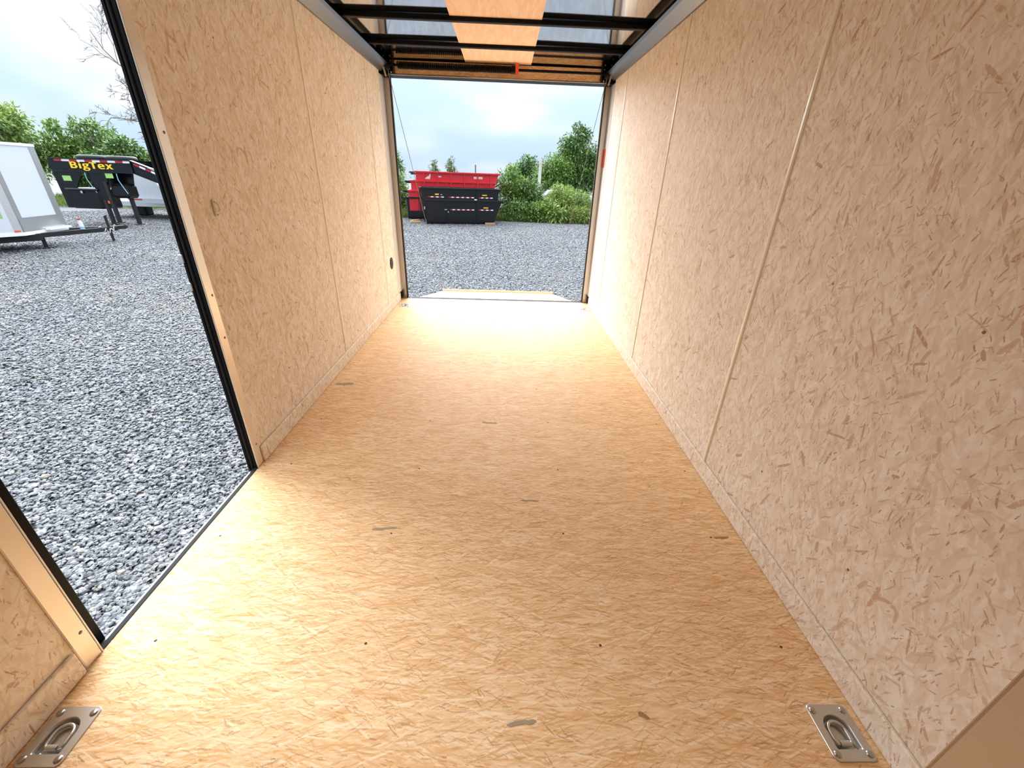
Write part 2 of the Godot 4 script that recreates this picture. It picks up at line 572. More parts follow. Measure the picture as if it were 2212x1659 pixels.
func build_trailer_shell() -> void:
	# floor: a deck with cut-outs for the four recessed tie-down pans
	var f := struct("floor", "amber strand board trailer floor")
	var st := mb()
	var pans := ring_spots()
	var xs := [-HW, HW]
	var zs := [-4.522, ZN]
	for p in pans:
		xs.append_array([p.x - 0.036, p.x + 0.036])
		zs.append_array([p.z - 0.042, p.z + 0.042])
	xs.sort()
	zs.sort()
	for i in xs.size() - 1:
		for j in zs.size() - 1:
			var c := Vector3((xs[i] + xs[i + 1]) * 0.5, 0, (zs[j] + zs[j + 1]) * 0.5)
			var hole := false
			for p: Vector3 in pans:
				if absf(c.x - p.x) < 0.036 and absf(c.z - p.z) < 0.042:
					hole = true
			if not hole:
				face(st, [Vector3(xs[i], 0, zs[j]), Vector3(xs[i + 1], 0, zs[j]), Vector3(xs[i + 1], 0, zs[j + 1]), Vector3(xs[i], 0, zs[j + 1])], Vector3.UP)
	face(st, [Vector3(-HW, 0, ZN), Vector3(HW, 0, ZN), Vector3(0.12, 0, 0.78), Vector3(-0.12, 0, 0.78)], Vector3.UP)
	# edge of the deck at the rear and at the side door
	face(st, [Vector3(-HW, 0, -4.522), Vector3(HW, 0, -4.522), Vector3(HW, -0.02, -4.522), Vector3(-HW, -0.02, -4.522)], Vector3.FORWARD)
	face(st, [Vector3(-HW, 0, DOOR1), Vector3(-HW, 0, DOOR0), Vector3(-HW, -0.02, DOOR0), Vector3(-HW, -0.02, DOOR1)], Vector3.LEFT)
	obj("deck", st, M.floor, f)
	st = mb()
	bx(st, Vector3(-HW, -0.14, -4.52), Vector3(HW, -0.03, ZN))
	var poly := PackedVector2Array([Vector2(-HW, ZN), Vector2(HW, ZN), Vector2(0.12, 0.78), Vector2(-0.12, 0.78)])
	prism(st, poly, 0.03, 0.14, Transform3D(Basis(Vector3.RIGHT, Vector3.BACK, Vector3.DOWN), Vector3.ZERO))
	obj("underframe", st, M.blackmatte, f)
	# dark strands that stand out in the board
	var r := RandomNumberGenerator.new()
	r.seed = 8
	for d in [[-0.93, -2.40, 0.115, 0.034, 0.05], [0.02, -1.96, 0.085, 0.016, -0.06], [0.21, -1.345, 0.075, 0.011, -0.04], [-0.36, -1.18, 0.095, 0.014, 0.1], [0.145, -0.545, 0.075, 0.011, 0.1], [0.945, -1.152, 0.06, 0.011, 0.05], [0.46, -0.56, 0.03, 0.012, -0.5]]:
		st = mb()
		var out := PackedVector2Array()
		var n := 9
		for i in n:
			out.append(Vector2(lerpf(-0.5, 0.5, i / float(n - 1)) * d[2], (0.5 if i > 0 and i < n - 1 else 0.15) * d[3] * r.randf_range(0.55, 1.1)))
		for i in n:
			out.append(Vector2(lerpf(0.5, -0.5, i / float(n - 1)) * d[2], -(0.5 if i > 0 and i < n - 1 else 0.15) * d[3] * r.randf_range(0.55, 1.1)))
		prism(st, out, 0.0, 0.0006, Transform3D(Basis(Vector3.UP, d[4]) * Basis(Vector3.RIGHT, Vector3.FORWARD, Vector3.UP), Vector3(d[0], 0.0, d[1])))
		obj("dark_strand", st, M.brown if d[2] < 0.07 else M.greystrand, f)
	# deck screws along the cross members
	for z: float in [-0.74, -1.15, -1.56, -1.97, -2.38, -2.79, -3.2, -3.61, -4.02]:
		for x: float in [-0.92, -0.32, 0.345, 0.93]:
			st = mb()
			dome(st, Vector3(x + r.randf_range(-0.04, 0.04), 0.0, z + r.randf_range(-0.015, 0.015)), 0.0042, 0.0006, Vector3.UP, 8)
			obj("deck_screw", st, M.screwdark, f)

	# walls
	for s: float in [-1.0, 1.0]:
		var w := struct("wall_right" if s > 0 else "wall_left", "pale strand board wall " + ("without any opening" if s > 0 else "with the side door opening"))
		for i in PANEL_CUTS.size() - 1:
			var z0: float = PANEL_CUTS[i]
			var z1: float = PANEL_CUTS[i + 1]
			var uvo := Vector2(i * 0.37 + (0.61 if s > 0 else 0.13), i * 0.83 + s * 0.2)
			if s < 0 and i == 3:
				continue
			st = mb()
			bx(st, Vector3(s * HW, 0.0, z0 + 0.002), Vector3(s * (HW + 0.012), HWALL + 0.05, z1 - 0.002), 0.001, uvo)
			obj("wall_panel", st, M.wall, w)
		if s < 0:
			st = mb()
			bx(st, Vector3(-HW, 0.0, -1.565), Vector3(-HW - 0.012, HWALL + 0.05, DOOR1 - 0.01), 0.0, Vector2(0.4, 0.2))
			bx(st, Vector3(-HW, 0.0, DOOR0 + 0.01), Vector3(-HW - 0.012, HWALL + 0.05, ZN), 0.0, Vector2(1.3, 0.65))
			bx(st, Vector3(-HW, 1.9, DOOR1 - 0.01), Vector3(-HW - 0.012, HWALL + 0.05, DOOR0 + 0.01), 0.0, Vector2(1.3, 0.65))
			obj("wall_panel", st, M.wall, w)
		# studs' cavity closed by the outer skin
		st = mb()
		if s > 0:
			bx(st, Vector3(HW + 0.014, -0.14, -4.6), Vector3(HW + WT, YROOF + 0.06, ZN), 0.004)
		else:
			bx(st, Vector3(-HW - 0.014, -0.14, -4.6), Vector3(-HW - WT, YROOF + 0.06, DOOR1 - 0.002), 0.0)
			bx(st, Vector3(-HW - 0.014, -0.14, DOOR0 + 0.002), Vector3(-HW - WT, YROOF + 0.06, ZN), 0.0)
			bx(st, Vector3(-HW - 0.014, 1.905, DOOR1 - 0.002), Vector3(-HW - WT, YROOF + 0.06, DOOR0 + 0.002), 0.0)
			bx(st, Vector3(-HW - 0.001, -0.14, DOOR1 - 0.002), Vector3(-HW - 0.026, -0.03, DOOR0 + 0.002), 0.0)
		obj("outer_skin", st, M.black, w)
		# battens over the joints
		for i in [1, 2, 3]:
			if s < 0 and i == 3:
				continue
			st = mb()
			var out := PackedVector2Array()
			for k in 9:
				var a := PI * k / 8.0
				out.append(Vector2(cos(a) * 0.0125, sin(a) * 0.0045))
			var bt := Basis(Vector3.BACK, Vector3(-s, 0, 0), Vector3.UP)
			batten(st, out, 0.0814, HWALL, Transform3D(bt, Vector3(s * (HW + 0.0002), 0, PANEL_CUTS[i])), s)
			obj("batten", st, M.batten, w)
		# panel screws
		for i in PANEL_CUTS.size() - 1:
			for y: float in [0.3, 0.98, 1.66]:
				var z := (PANEL_CUTS[i] as float) + 0.36
				if (s < 0 and i == 3) or i == 0:
					continue
				for dz: float in [0.0, 0.42]:
					st = mb()
					dome(st, Vector3(s * HW, y, z + dz), 0.004, 0.001, Vector3(-s, 0, 0), 8)
					obj("panel_screw", st, M.screw, w)
		# kick strip
		var k := struct("baseboard_right" if s > 0 else "baseboard_left", "low strand board kick strip along the wall foot")
		var spans := [[-4.43, ZN]] if s > 0 else [[-4.43, DOOR1 - 0.052], [DOOR0 + 0.052, ZN]]
		for sp in spans:
			st = mb()
			bx(st, Vector3(s * (HW - 0.012), 0.001, sp[0]), Vector3(s * (HW - 0.0005), 0.0814, sp[1]), 0.003, Vector2(0.2, 0.77))
			obj("kick_strip", st, M.wall, k)

	# the nose
	var nose := struct("wall_front", "plain tan wedge shaped nose of the trailer")
	for s: float in [-1.0, 1.0]:
		st = mb()
		var a := Vector3(s * HW, 0, ZN)
		var b := Vector3(s * 0.1, 0, 0.78)
		nose_panel(st, a, b, s)
		obj("nose_panel", st, M.tan, nose)
	st = mb()
	bx(st, Vector3(-0.12, -0.1, 0.775), Vector3(0.12, YROOF + 0.05, 0.82))
	obj("nose_cap", st, M.galv, nose)
	# corner trims between side wall and nose
	for s: float in [-1.0, 1.0]:
		var t := struct("trim_1" if s > 0 else "trim_2", "tan vertical corner trim at the trailer nose")
		st = mb()
		bx(st, Vector3(s * (HW - 0.004), 0.0, ZN - 0.001), Vector3(s * (HW + 0.01), HWALL + 0.1, ZN + 0.05), 0.0015)
		obj("corner_strip", st, M.tan, t)

func batten(st: SurfaceTool, out: PackedVector2Array, y0: float, y1: float, x: Transform3D, s: float) -> void:
	for i in out.size() - 1:
		var q := []
		for j in [i, i + 1]:
			var nrm := Vector3(out[j].x / 0.0125, out[j].y / 0.0045 * 2.0, 0).normalized()
			q.append([Vector3(out[j].x, out[j].y, y0), nrm])
			q.append([Vector3(out[j].x, out[j].y, y1), nrm])
		for t in ([0, 1, 3, 0, 3, 2] if s < 0 else [0, 3, 1, 0, 2, 3]):
			vert(st, x * (q[t][0] as Vector3), x.basis * (q[t][1] as Vector3), Vector2(out[i].x, q[t][0].z))

func nose_panel(st: SurfaceTool, a: Vector3, b: Vector3, s: float) -> void:
	var d := (b - a).normalized()
	var n := Vector3(s * absf(d.z), 0, absf(d.x)).normalized()
	var h := Vector3(0, YROOF + 0.05, 0)
	var lo := Vector3(0, -0.1, 0)
	var o := n * 0.05
	face(st, [a + lo, b + lo, b + h, a + h], -n)
	face(st, [a + lo + o, b + lo + o, b + h + o, a + h + o], n)
	face(st, [a + lo, a + h, a + h + o, a + lo + o], -d)
	face(st, [b + lo, b + h, b + h + o, b + lo + o], d)

# ------------------------------------------------------------------ ceiling
func build_ceiling() -> void:
	var c := struct("ceiling", "bare metal trailer roof over black bows")
	var st := mb()
	# roof sheets between the bows, slightly bellied
	var bows := []
	var z := -3.88
	while z < 0.4:
		bows.append(z)
		z += 0.575
	var cuts := [-4.46]
	cuts.append_array(bows)
	cuts.append(0.82)
	for i in cuts.size() - 1:
		st = mb()
		var nx := 12
		var nz := 6
		for a in nx:
			for b in nz:
				var q := []
				for e in [[a, b], [a + 1, b], [a + 1, b + 1], [a, b + 1]]:
					var u: float = float(e[0]) / nx
					var v: float = float(e[1]) / nz
					var sag := 0.0015 * sin(PI * v) * sin(PI * u)
					q.append(Vector3(lerpf(-HW - 0.05, HW + 0.05, u), YROOF + 0.004 * sin(PI * u) - sag, lerpf(cuts[i], cuts[i + 1], v)))
				face(st, q, Vector3.DOWN)
		var mesh := smooth_normals(st)
		put("roof_sheet", mesh, M.roofsheet, c)
	st = mb()
	bx(st, Vector3(-HW - 0.06, YROOF + 0.03, -4.62), Vector3(HW + 0.06, YROOF + 0.06, 0.85))
	obj("roof_skin", st, M.black, c)
	for b: float in bows:
		st = mb()
		bx(st, Vector3(-HW - 0.012, YROOF - 0.028, b - 0.02), Vector3(HW + 0.012, YROOF - 0.0005, b + 0.02), 0.004)
		obj("roof_bow", st, M.black, c)
		for s: float in [-1.0, 1.0]:
			st = mb()
			bx(st, Vector3(s * (HW - 0.02), YROOF - 0.036, b - 0.03), Vector3(s * (HW + 0.012), YROOF - 0.002, b + 0.03), 0.003)
			obj("bow_bracket", st, M.black, c)
	# top rails behind the coves
	for s: float in [-1.0, 1.0]:
		st = mb()
		bx(st, Vector3(s * (HW - 0.025), HWALL + 0.05, -4.44), Vector3(s * (HW + 0.012), YROOF - 0.001, ZN), 0.003)
		obj("top_rail", st, M.black, c)
	# luan strip down the middle, over the bows
	st = mb()
	bx(st, Vector3(-0.285, YROOF - 0.005, -4.425), Vector3(0.285, YROOF - 0.0015, 0.5), 0.0008)
	obj("plywood_strip", st, M.plyw, c, "pale pink plywood strip")
	# coves
	for s: float in [-1.0, 1.0]:
		var t := struct("trim_3" if s > 0 else "trim_4", "galvanised angled cove trim along the top of the wall")
		st = mb()
		var pts := [Vector2(HW - 0.001, HWALL - 0.002), Vector2(HW - 0.012, HWALL - 0.002), Vector2(HW - 0.078, HWALL + 0.034), Vector2(HW - 0.09, HWALL + 0.046), Vector2(HW - 0.088, HWALL + 0.049), Vector2(HW - 0.006, HWALL + 0.016)]
		var poly := PackedVector2Array()
		for q: Vector2 in pts:
			poly.append(Vector2(q.x * s, q.y))
		prism(st, poly, -4.43, ZN)
		obj("cove", st, M.cove, t)

func smooth_normals(st: SurfaceTool) -> ArrayMesh:
	st.index()
	var src := st.commit_to_arrays()
	var st2 := mb()
	st2.set_smooth_group(0)
	var v: PackedVector3Array = src[Mesh.ARRAY_VERTEX]
	var ids: PackedInt32Array = src[Mesh.ARRAY_INDEX]
	for i in ids:
		st2.set_uv(Vector2(v[i].x, v[i].z))
		st2.add_vertex(v[i])
	st2.generate_normals()
	return st2.commit()

# ------------------------------------------------------------------ side door opening
func build_side_door() -> void:
	var t := struct("trim_5", "cream metal trim around the side door opening")
	var w := 0.046
	for e in [[DOOR1 - w, DOOR1], [DOOR0, DOOR0 + w]]:
		var st := mb()
		bx(st, Vector3(-HW + 0.005, 0.001, e[0]), Vector3(-HW - 0.001, 1.905 + w, e[1]), 0.002)
		# the rolled lip
		var zl: float = e[1] if e[0] < -1.2 else e[0]
		bx(st, Vector3(-HW + 0.0062, 0.001, zl - 0.004), Vector3(-HW + 0.004, 1.905, zl + 0.0), 0.001)
		obj("jamb_trim", st, M.doortrim, t)
		for y: float in [0.11, 0.62, 0.79, 1.32, 1.75]:
			st = mb()
			dome(st, Vector3(-HW + 0.005, y, (e[0] + e[1]) * 0.5 - 0.008), 0.0052, 0.002, Vector3.RIGHT, 10)
			obj("trim_screw", st, M.screw, t)
	var st1 := mb()
	bx(st1, Vector3(-HW + 0.005, 1.905, DOOR1), Vector3(-HW - 0.001, 1.905 + w, DOOR0), 0.002)
	obj("head_trim", st1, M.doortrim, t)
	var d := struct("door_1", "open side doorway in a black frame")
	# frame: flat jambs with stepped gasket ribs toward the outside
	for s: float in [-1.0, 1.0]:
		var z := DOOR1 if s < 0 else DOOR0
		var inn := -s  # direction into the opening
		var st := mb()
		bx(st, Vector3(-HW - 0.001, -0.02, z), Vector3(-HW - WT + 0.002, 1.905, z + inn * 0.003), 0.0)
		obj("jamb", st, M.black, d)
		st = mb()
		tube(st, [Vector3(-HW - 0.018, 0.0, z + inn * 0.005), Vector3(-HW - 0.018, 1.9, z + inn * 0.005)], [0.0045], 10)
		obj("gasket", st, M.rubber, d)
		st = mb()
		bx(st, Vector3(-HW - 0.027, -0.03, z), Vector3(-HW - WT, 1.93, z + inn * (0.006 if s < 0 else 0.046)), 0.003)
		obj("outer_flange", st, M.black, d)
	var st2 := mb()
	bx(st2, Vector3(-HW - 0.001, 1.902, DOOR1), Vector3(-HW - WT, 1.907, DOOR0), 0.0)
	bx(st2, Vector3(-HW - 0.027, 1.89, DOOR1), Vector3(-HW - WT, 1.93, DOOR0), 0.003)
	obj("head", st2, M.black, d)
	st2 = mb()
	bx(st2, Vector3(-HW + 0.004, -0.022, DOOR1), Vector3(-HW - 0.012, 0.0025, DOOR0), 0.001)
	obj("sill_gasket", st2, M.rubber, d)
	st2 = mb()
	bx(st2, Vector3(-HW - 0.012, -0.03, DOOR1), Vector3(-HW - 0.027, -0.006, DOOR0), 0.002)
	obj("sill", st2, M.cove, d)
	# strike plates on the latch side
	for y: float in [0.83, 0.93]:
		st2 = mb()
		bx(st2, Vector3(-HW - 0.03, y - 0.014, DOOR1 + 0.003), Vector3(-HW - WT - 0.008, y + 0.014, DOOR1 + 0.012), 0.002)
		obj("strike", st2, M.galv, d)

# ------------------------------------------------------------------ rear opening, ramp, spring
func build_rear() -> void:
	var w := struct("wall_back", "rear frame around the ramp opening with a strand board header")
	var st := mb()
	bx(st, Vector3(-0.93, 2.006, -4.452), Vector3(0.93, YROOF - 0.008, -4.44), 0.001, Vector2(0.3, 0.9))
	obj("header_board", st, M.ramp, w)
	st = mb()
	bx(st, Vector3(-HW - 0.012, 2.0, -4.6), Vector3(HW + 0.012, YROOF + 0.03, -4.453), 0.002)
	obj("header_beam", st, M.black, w)
	st = mb()
	bx(st, Vector3(-0.96, 1.998, -4.46), Vector3(0.96, 2.006, -4.436), 0.001)
	obj("header_edge", st, M.post, w)
	for s: float in [-1.0, 1.0]:
		st = mb()
		bx(st, Vector3(s * (HW + 0.012), -0.02, -4.60), Vector3(s * 0.972, 2.0, -4.53), 0.003)
		obj("corner_post", st, M.post, w)
		st = mb()
		bx(st, Vector3(s * (HW + 0.012), 0.0815, -4.53), Vector3(s * (HW - 0.003), 1.999, -4.4005), 0.001)
		obj("post_liner", st, M.postwhite, w)
		st = mb()
		bx(st, Vector3(s * 0.973, 0.0, -4.56), Vector3(s * 0.962, 2.0, -4.524), 0.002)
		obj("door_seal", st, M.rubber, w)
	st = mb()
	bx(st, Vector3(-0.93, -0.024, -4.585), Vector3(0.95, 0.001, -4.522), 0.002)
	obj("hinge_plate", st, M.rubber, w)
	st = mb()
	bx(st, Vector3(-0.96, -0.14, -4.6), Vector3(0.96, -0.026, -4.523), 0.003)
	obj("rear_sill", st, M.blackmatte, w)

	# ramp
	var end := Vector3(0, -0.555, -7.1)
	var start := Vector3(0, -0.03, -4.62)
	var rd := thing("ramp_door", "lowered rear ramp door with pale strand board face resting on gravel", "ramp", start)
	var dir := (end - start)
	var L := dir.length()
	var fw := dir.normalized()
	var upv := Vector3.RIGHT.cross(fw).normalized()
	var x := Transform3D(Basis(Vector3.RIGHT, upv, -fw), Vector3.ZERO)
	st = mb()
	box(st, Vector3(0, -0.006, -L * 0.5), Vector3(1.87, 0.012, L), 0.001, x, Vector2(0.5, 0.3))
	obj("deck_board", st, M.ramp, rd)
	st = mb()
	box(st, Vector3(0, -0.032, -L * 0.5), Vector3(1.87, 0.038, L - 0.02), 0.003, x)
	obj("ramp_frame", st, M.blackmatte, rd)
	st = mb()
	box(st, Vector3(0, 0.018, -L + 0.03), Vector3(1.88, 0.036, 0.05), 0.004, x)
	obj("end_cleat", st, M.cleat, rd)
	st = mb()
	tube(st, [Vector3(-0.92, -0.03, 0.02), Vector3(0.92, -0.03, 0.02)], [0.012], 10)
	obj("hinge_rod", st, M.blackmatte, rd)

	# spring assist across the header
	var sp := thing("ramp_spring", "black torsion spring and tube across the rear header", "door spring", Vector3(0, 2.058, -4.39))
	st = mb()
	tube(st, [Vector3(-0.95, 0, 0), Vector3(0.95, 0, 0)], [0.0105], 14)
	obj("shaft", st, M.black, sp)
	st = mb()
	var coil := []
	var turns := 62
	for i in turns * 10 + 1:
		var a := TAU * i / 10.0
		coil.append(Vector3(-0.86 + 0.98 * i / (turns * 10.0), cos(a) * 0.0225, sin(a) * 0.0225))
	tube(st, coil, [0.007], 5)
	obj("coil_spring", st, M.black, sp)
	st = mb()
	tube(st, [Vector3(0.115, 0, 0), Vector3(0.15, 0, 0)], [0.03], 16)
	obj("spring_cone", st, M.black, sp)
	st = mb()
	box(st, Vector3(0.162, 0.002, 0.032), Vector3(0.028, 0.082, 0.003), 0.001)
	obj("warning_tag", st, M.orange, sp, "orange warning tag")
	for s: float in [-1.0, 1.0]:
		st = mb()
		box(st, Vector3(s * 0.90, -0.004, -0.01), Vector3(0.006, 0.096, 0.075), 0.001)
		box(st, Vector3(s * 0.955, -0.004, -0.045), Vector3(0.11, 0.096, 0.006), 0.001)
		var br := obj("end_bracket", st, M.black, sp)
		st = mb()
		tube(st, [Vector3(s * 0.925, 0, 0), Vector3(s * 0.965, 0, 0)], [0.036], 20)
		obj("cable_drum", st, M.black, sp)
		for q in [Vector2(0.93, 0.036), Vector2(0.985, 0.036), Vector2(0.93, -0.042), Vector2(0.985, -0.042)]:
			st = mb()
			dome(st, Vector3(s * q.x, q.y, -0.042), 0.008, 0.006, Vector3.BACK, 6)
			obj("bolt", st, M.zinc, br)
		st = mb()
		bar(st, Vector3(s * 0.985, 0.01, 0.02), Vector3(s * 0.965, -0.085, 0.01), 0.012, 0.003, Vector3.BACK)
		obj("cable_guide", st, M.zinc, sp)
	# lift cables to the far corners of the ramp
	for s: float in [-1.0, 1.0]:
		var top := Vector3(s * 0.95, 2.03, -4.40)
		var bot := Vector3(s * 0.93, -0.52, -7.02)
		var cb := thing("lift_cable", "thin steel cable from header to " + ("right" if s > 0 else "left") + " far corner of the ramp", "cable", top, 0.0, "ramp lift cables")
		st = mb()
		tube(st, [Vector3.ZERO, bot - top], [0.0026], 6)
		obj("wire_rope", st, M.cable, cb)
		st = mb()
		tube(st, [bot - top + Vector3(0, -0.03, 0), bot - top + Vector3(0, 0.03, 0.03)], [0.007], 8)
		obj("end_fitting", st, M.zinc, cb)
	var sk := thing("warning_sticker", "narrow orange sticker on the right rear post", "sticker", Vector3(HW - 0.0037, 1.42, -4.485), -PI * 0.5)
	st = mb()
	box(st, Vector3.ZERO, Vector3(0.06, 0.16, 0.001))
	obj("sticker_sheet", st, M.orange, sk)
	for i in 5:
		st = mb()
		box(st, Vector3(0.001, 0.052 - i * 0.026, 0.0008), Vector3(0.034, 0.006, 0.0004))
		obj("print_line", st, M.orangedark, sk)

# ------------------------------------------------------------------ fittings inside
func ring_spots() -> Array:
	return [Vector3(-0.958, 0, -0.522), Vector3(0.948, 0, -0.524), Vector3(-0.935, 0, -4.24), Vector3(0.952, 0, -4.26)]

func rounded(hx: float, hz: float, r: float, n: int, y: float, cz := 0.0) -> Array:
	# points of a rounded rectangle, evenly by angle
	var out := []
	for i in n:
		var a := TAU * i / n
		var d := Vector2(cos(a), sin(a))
		# ray against the rounded rectangle
		var t0 := 0.0
		var t1 := 1.0
		for k in 26:
			var t := (t0 + t1) * 0.5
			var q := (d * t).abs() - Vector2(hx - r, hz - r)
			var sd := Vector2(maxf(q.x, 0), maxf(q.y, 0)).length() + minf(maxf(q.x, q.y), 0.0) - r
			if sd < 0:
				t0 = t
			else:
				t1 = t
		out.append(Vector3(d.x * t0, y, d.y * t0 + cz))
	return out

func dee(hx: float, zfar: float, znear: float, n: int, y: float) -> Array:
	# round at the far end, straight at the near end
	var out := []
	for i in n:
		var a := TAU * i / n
		var d := Vector2(cos(a), sin(a))
		var t0 := 0.0
		var t1 := 0.2
		for k in 26:
			var t := (t0 + t1) * 0.5
			var q := d * t
			var inside := q.y < znear and q.y > zfar and absf(q.x) < hx
			if inside and q.y < zfar + hx:
				inside = Vector2(q.x, q.y - (zfar + hx)).length() < hx
			if inside:
				t0 = t
			else:
				t1 = t
		out.append(Vector3(d.x * t0, y, d.y * t0))
	return out

func make_ring(at: Vector3, label: String) -> void:
	var o := thing("tie_down_ring", label, "tie-down ring", at, 0.0, "floor tie-down rings")
	var n := 72
	var st := mb()
	loft(st, [rounded(0.0525, 0.0605, 0.012, n, 0.0), rounded(0.0525, 0.0605, 0.012, n, 0.002), rounded(0.0515, 0.0595, 0.0115, n, 0.003)], Transform3D(), null, 1.0)
	loft(st, [rounded(0.0515, 0.0595, 0.0115, n, 0.003), dee(0.0325, -0.038, 0.037, n, 0.003)], Transform3D(), null, 1.0)
	loft(st, [dee(0.0325, -0.038, 0.037, n, 0.003), dee(0.0312, -0.0365, 0.0358, n, 0.0012), dee(0.0265, -0.032, 0.030, n, -0.013), dee(0.025, -0.030, 0.0285, n, -0.0145)], Transform3D(), Vector3(0, -0.0145, 0), 1.0)
	var pan := obj("pan", st, M.zinc, o)
	# the ring
	st = mb()
	var path := []
	for i in 25:
		var a := PI + PI * i / 24.0
		path.append(Vector3(cos(a) * 0.0205, -0.004, -0.004 + sin(a) * 0.0205))
	path.append(Vector3(0.0205, -0.005, 0.012))
	path.append(Vector3(0.019, -0.006, 0.019))
	path.append(Vector3(0.014, -0.006, 0.0215))
	path.append(Vector3(-0.014, -0.006, 0.0215))
	path.append(Vector3(-0.019, -0.006, 0.019))
	path.append(Vector3(-0.0205, -0.005, 0.012))
	tube(st, path, [0.0042], 10, true)
	obj("ring", st, M.zinc, o)
	# the strap that holds the ring's straight side
	st = mb()
	for i in 8:
		var a0 := -0.2 + PI * 1.1 * i / 8.0
		var a1 := -0.2 + PI * 1.1 * (i + 1) / 8.0
		var q := []
		for e in [[a0, -1.0], [a1, -1.0], [a1, 1.0], [a0, 1.0]]:
			q.append(Vector3(e[1] * 0.0125, -0.006 + sin(e[0]) * 0.0066, 0.0215 + cos(e[0]) * 0.0066))
		face(st, q, q[0] + q[2] - 2.0 * Vector3(0, -0.006, 0.0215))
	obj("strap", st, M.zinc, pan)
	for q in [Vector2(-0.04, -0.046), Vector2(0.04, -0.046), Vector2(-0.04, 0.046), Vector2(0.04, 0.046)]:
		st = mb()
		dome(st, Vector3(q.x, 0.003, q.y), 0.0085, 0.0042, Vector3.UP, 16)
		obj("bolt", st, M.steel, pan)

func build_interior_details() -> void:
	var sp := ring_spots()
	make_ring(sp[0], "zinc recessed tie-down ring in the near left floor corner by the side door")
	make_ring(sp[1], "zinc recessed tie-down ring in the near right floor corner")
	make_ring(sp[2], "small far tie-down ring at the left foot of the ramp opening")
	make_ring(sp[3], "small far tie-down ring at the right foot of the ramp opening")
	# round vent low on the left wall
	var v := thing("wall_vent", "round dark vent low on the left wall near the ramp", "vent", Vector3(-HW, 0.43, -4.215))
	var st := mb()
	tube(st, [Vector3(0, 0, 0), Vector3(0.004, 0, 0)], [0.056], 28)
	obj("flange", st, M.blackmatte, v)
	st = mb()
	tube(st, [Vector3(0.004, 0, 0), Vector3(0.006, 0, 0)], [0.043], 28)
	obj("vent_face", st, M.ventgrey, v)
	for i in 5:
		st = mb()
		var y := -0.028 + i * 0.014
		var hz := sqrt(maxf(0.04 * 0.04 - y * y, 0.0001))
		box(st, Vector3(0.0072, y, 0), Vector3(0.0024, 0.004, hz * 2), 0.0005)
		obj("louvre", st, M.blackmatte, v)
	# door hold-back clip on the left wall
	var h := thing("wall_clip", "small cream clip screwed to the left wall beside the side door", "clip", Vector3(-HW, 1.085, -1.725))
	st = mb()
	box(st, Vector3(0.004, 0, 0), Vector3(0.008, 0.06, 0.02), 0.002)
	obj("base_plate", st, M.batten, h)
	st = mb()
	tube(st, [Vector3(0.008, 0.022, 0.004), Vector3(0.018, 0.014, 0.0), Vector3(0.02, -0.004, -0.002), Vector3(0.012, -0.012, -0.003)], [0.004], 8)
	obj("hook", st, M.batten, h)
	for y: float in [-0.023, 0.023]:
		st = mb()
		dome(st, Vector3(0.008, y, 0.002), 0.0035, 0.0015, Vector3.RIGHT, 8)
		obj("screw", st, M.screw, h)

# ------------------------------------------------------------------ waste bins
func tape(parent: Node3D, a: Vector3, b: Vector3, h: float, out: Vector3, n: int) -> void:
	for i in n:
		var p := a.lerp(b, float(i) / n)
		var q := a.lerp(b, float(i + 1) / n)
		var st := mb()
		bar(st, p + out * 0.009, q + out * 0.009, 0.006, h)
		obj("tape_segment", st, M.tapered if i % 2 == 0 else M.tapewhite, parent)

# a tub: length along x, the near side at z = 0 and depth towards -z, open at the top
func bin(label: String, at: Vector3, turn: float, L: float, D: float, H: float, slope: float, ribs: int, m: Material, group: String, tilt := 0.0) -> Node3D:
	var o := thing("waste_bin", label, "dumpster", at, turn, group)
	o.rotation.z = tilt
	var st := mb()
	var t := 0.012
	# sides
	for z: float in [0.0, -D]:
		var n := Vector3(0, 0, 1.0 if z == 0.0 else -1.0)
		prism(st, PackedVector2Array([Vector2(0.02, 0.0), Vector2(L - slope, 0.0), Vector2(L, H), Vector2(0.0, H)]), z - t * 0.5, z + t * 0.5)
	bar(st, Vector3(0.01, H * 0.5, -D), Vector3(0.01, H * 0.5, 0), H, t, Vector3.RIGHT)
	prism(st, PackedVector2Array([Vector2(L - slope, 0), Vector2(L, H), Vector2(L - t, H), Vector2(L - slope - t, 0)]), -D, 0)
	bx(st, Vector3(0.02, 0.0, -D), Vector3(L - slope, 0.02, 0))
	obj("tub", st, m, o)
	st = mb()
	for z: float in [0.02, -D - 0.02]:
		bx(st, Vector3(-0.04, H - 0.05, z - 0.035), Vector3(L + 0.06, H + 0.02, z + (0.06 if z > 0 else 0.035)), 0.008)
	for x: float in [-0.01, L + 0.02]:
		bx(st, Vector3(x - 0.035, H - 0.05, -D), Vector3(x + 0.035, H + 0.02, 0), 0.008)
	obj("top_rim", st, m, o)
	for i in ribs:
		var x := lerpf(L * 0.02, L * 0.98, (i + 0.5) / ribs)
		st = mb()
		bx(st, Vector3(x - 0.028, 0.05, 0.0), Vector3(x + 0.028, H - 0.04, 0.06), 0.006)
		obj("side_post", st, m, o)
	st = mb()
	for z: float in [-0.06, -D + 0.06]:
		bx(st, Vector3(0.0, -0.07, z - 0.05), Vector3(L - slope + 0.03, 0.0, z + 0.05), 0.006)
	obj("skid", st, m, o)
	return o

